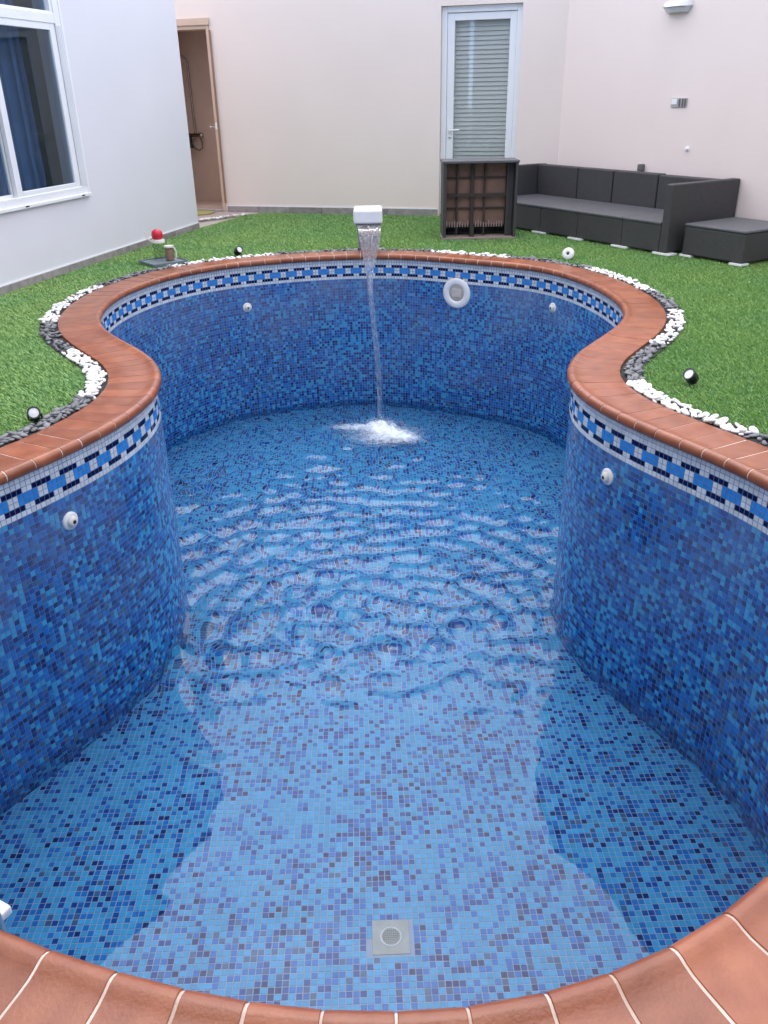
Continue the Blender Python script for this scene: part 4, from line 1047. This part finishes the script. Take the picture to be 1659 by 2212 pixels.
# ------------------------------------------------------------------ things on the walls
lm = empty('wall_lamp', FR(1.49, 0, 1.97)); tag(lm, 'white half-round wall lamp with chrome edge high on the pinkish wall', 'wall lamp')
b = MB(); k = 20; top = []; bot = []
for i in range(k + 1):
    a = math.pi * i / k; x = -0.150 * math.cos(a); y = 0.115 * math.sin(a) ** 0.8
    top.append((1.49 + x * 0.96, y * 0.95, 2.015 - 0.020 * (y / 0.115))); bot.append((1.49 + x, y + 0.002, 1.972))
vs_ = [FR(*q) for q in top] + [FR(*q) for q in bot]; n1 = k + 1
b.add(vs_, [(i, i + 1, n1 + i + 1, n1 + i) for i in range(k)] + [tuple(range(n1)), tuple(range(n1, 2 * n1))[::-1], (0, n1, 2 * n1 - 1, n1 - 1)])
b.build('hood', M['white_plastic'], lm, smooth=True)
b = MB(); lo = [(1.49 + (q[0] - 1.49) * 0.80, q[1] * 0.72, 1.922) for q in bot]; mi = [(1.49 + (q[0] - 1.49) * 0.97, q[1] * 0.96, 1.9635) for q in bot]
b.add([FR(*q) for q in mi] + [FR(*q) for q in lo], [(i, i + 1, n1 + i + 1, n1 + i) for i in range(k)] + [tuple(range(n1)), tuple(range(n1, 2 * n1))[::-1], (0, n1, 2 * n1 - 1, n1 - 1)])
b.build('diffuser', mat('lamp_glass', (0.62, 0.61, 0.60), 0.2, 0.5, 0.05, 20), lm, smooth=True)
b = MB(); b.tube([FR(*((1.49 + (q[0] - 1.49) * 1.01, q[1] * 1.01 + 0.002, 1.968))) for q in bot], 0.005, 6).build('chrome_rim', M['steel'], lm, smooth=True)
sk = empty('wall_socket', FR(1.628, 0, 1.189)); tag(sk, 'double wall socket with a light and a dark half on the pinkish wall', 'socket')
MB().box((1.535, 0.0005, 1.149), (1.722, 0.012, 1.228), FR).build('plate', mat('socket_grey', srgb(176, 172, 170), 0.4, 0.4), sk, bevel=0.003)
MB().box((1.545, 0.0125, 1.172), (1.612, 0.020, 1.220), FR).build('cover', M['white_plastic'], sk, bevel=0.003)
for x in (1.632, 1.668, 1.700):
    MB().box((x, 0.0125, 1.156), (x + 0.018, 0.019, 1.222), FR).build('switch', mat('socket_dark', srgb(96, 92, 90), 0.4, 0.4), sk, bevel=0.002)
pc = empty('pipe_cap', FR(1.796, 0, 0.796)); tag(pc, 'tiny white pipe cap on the pinkish wall above the right end of the sofa', 'pipe cap')
MB().lathe([(0.024, 0), (0.022, 0.006), (0.012, 0.010), (0.012, 0.030), (0.0, 0.032)], FR(1.796, 0, 0.796), RN, 16, cap=False).build('cap', M['white_plastic'], pc, smooth=True)
vb = empty('valve_box', FR(1.265, 0, 0.62)); tag(vb, 'small dark grey valve on the wall just above the sofa back', 'valve')
MB().box((1.235, 0.0005, 0.575), (1.295, 0.05, 0.640), FR).build('body', mat('valve_grey', srgb(104, 100, 98), 0.6, 0.3), vb, bevel=0.008)
MB().tube([FR(1.265, 0.03, 0.50), FR(1.265, 0.03, 0.575)], 0.012).build('pipe', M['caulk'], vb)

# shower set inside the doorway
SY = -1.0
sh = empty('shower_set', FB(-0.83, SY, 0.85)); tag(sh, 'chrome shower mixer with hose and riser pipe inside the open doorway', 'shower')
chrome = mat('chrome', (0.42, 0.38, 0.36), 0.2, 0.5, metal=1.0)
MB().tube([FB(-0.832, SY + 0.03, 0.86), FB(-0.842, SY + 0.03, 1.72), FB(-0.86, SY + 0.05, 1.765), FB(-0.96, SY + 0.13, 1.86)], 0.013, 10).build('riser_pipe', chrome, sh, smooth=True)
MB().lathe([(0.02, 0), (0.065, 0.02), (0.068, 0.032), (0.0, 0.033)], FB(-0.97, SY + 0.14, 1.87), (0, 0, -1), 20, cap=False).build('shower_head', chrome, sh, smooth=True)
MB().tube([FB(-0.93, SY + 0.06, 0.855), FB(-0.75, SY + 0.06, 0.855)], 0.026, 14).build('mixer_body', chrome, sh, smooth=True)
for x in (-0.945, -0.742):
    MB().lathe([(0.030, -0.02), (0.032, 0.02), (0.026, 0.03)], FB(x, SY + 0.06, 0.855), BD, 16).build('tap_knob', chrome, sh, smooth=True)
MB().tube([FB(-0.84, SY + 0.07, 0.84), FB(-0.85, SY + 0.10, 0.76), FB(-0.83, SY + 0.10, 0.70), FB(-0.77, SY + 0.09, 0.67), FB(-0.725, SY + 0.08, 0.70), FB(-0.72, SY + 0.08, 0.77), FB(-0.745, SY + 0.08, 0.83)], 0.011, 8).build('hose', mat('hose_grey', srgb(120, 116, 112), 0.3, 0.5), sh, smooth=True)
MB().tube([FB(-0.885, SY + 0.09, 0.84), FB(-0.875, SY + 0.11, 0.76), FB(-0.868, SY + 0.11, 0.70)], [0.020, 0.022, 0.032], 10).build('handset', M['dark'], sh, smooth=True)
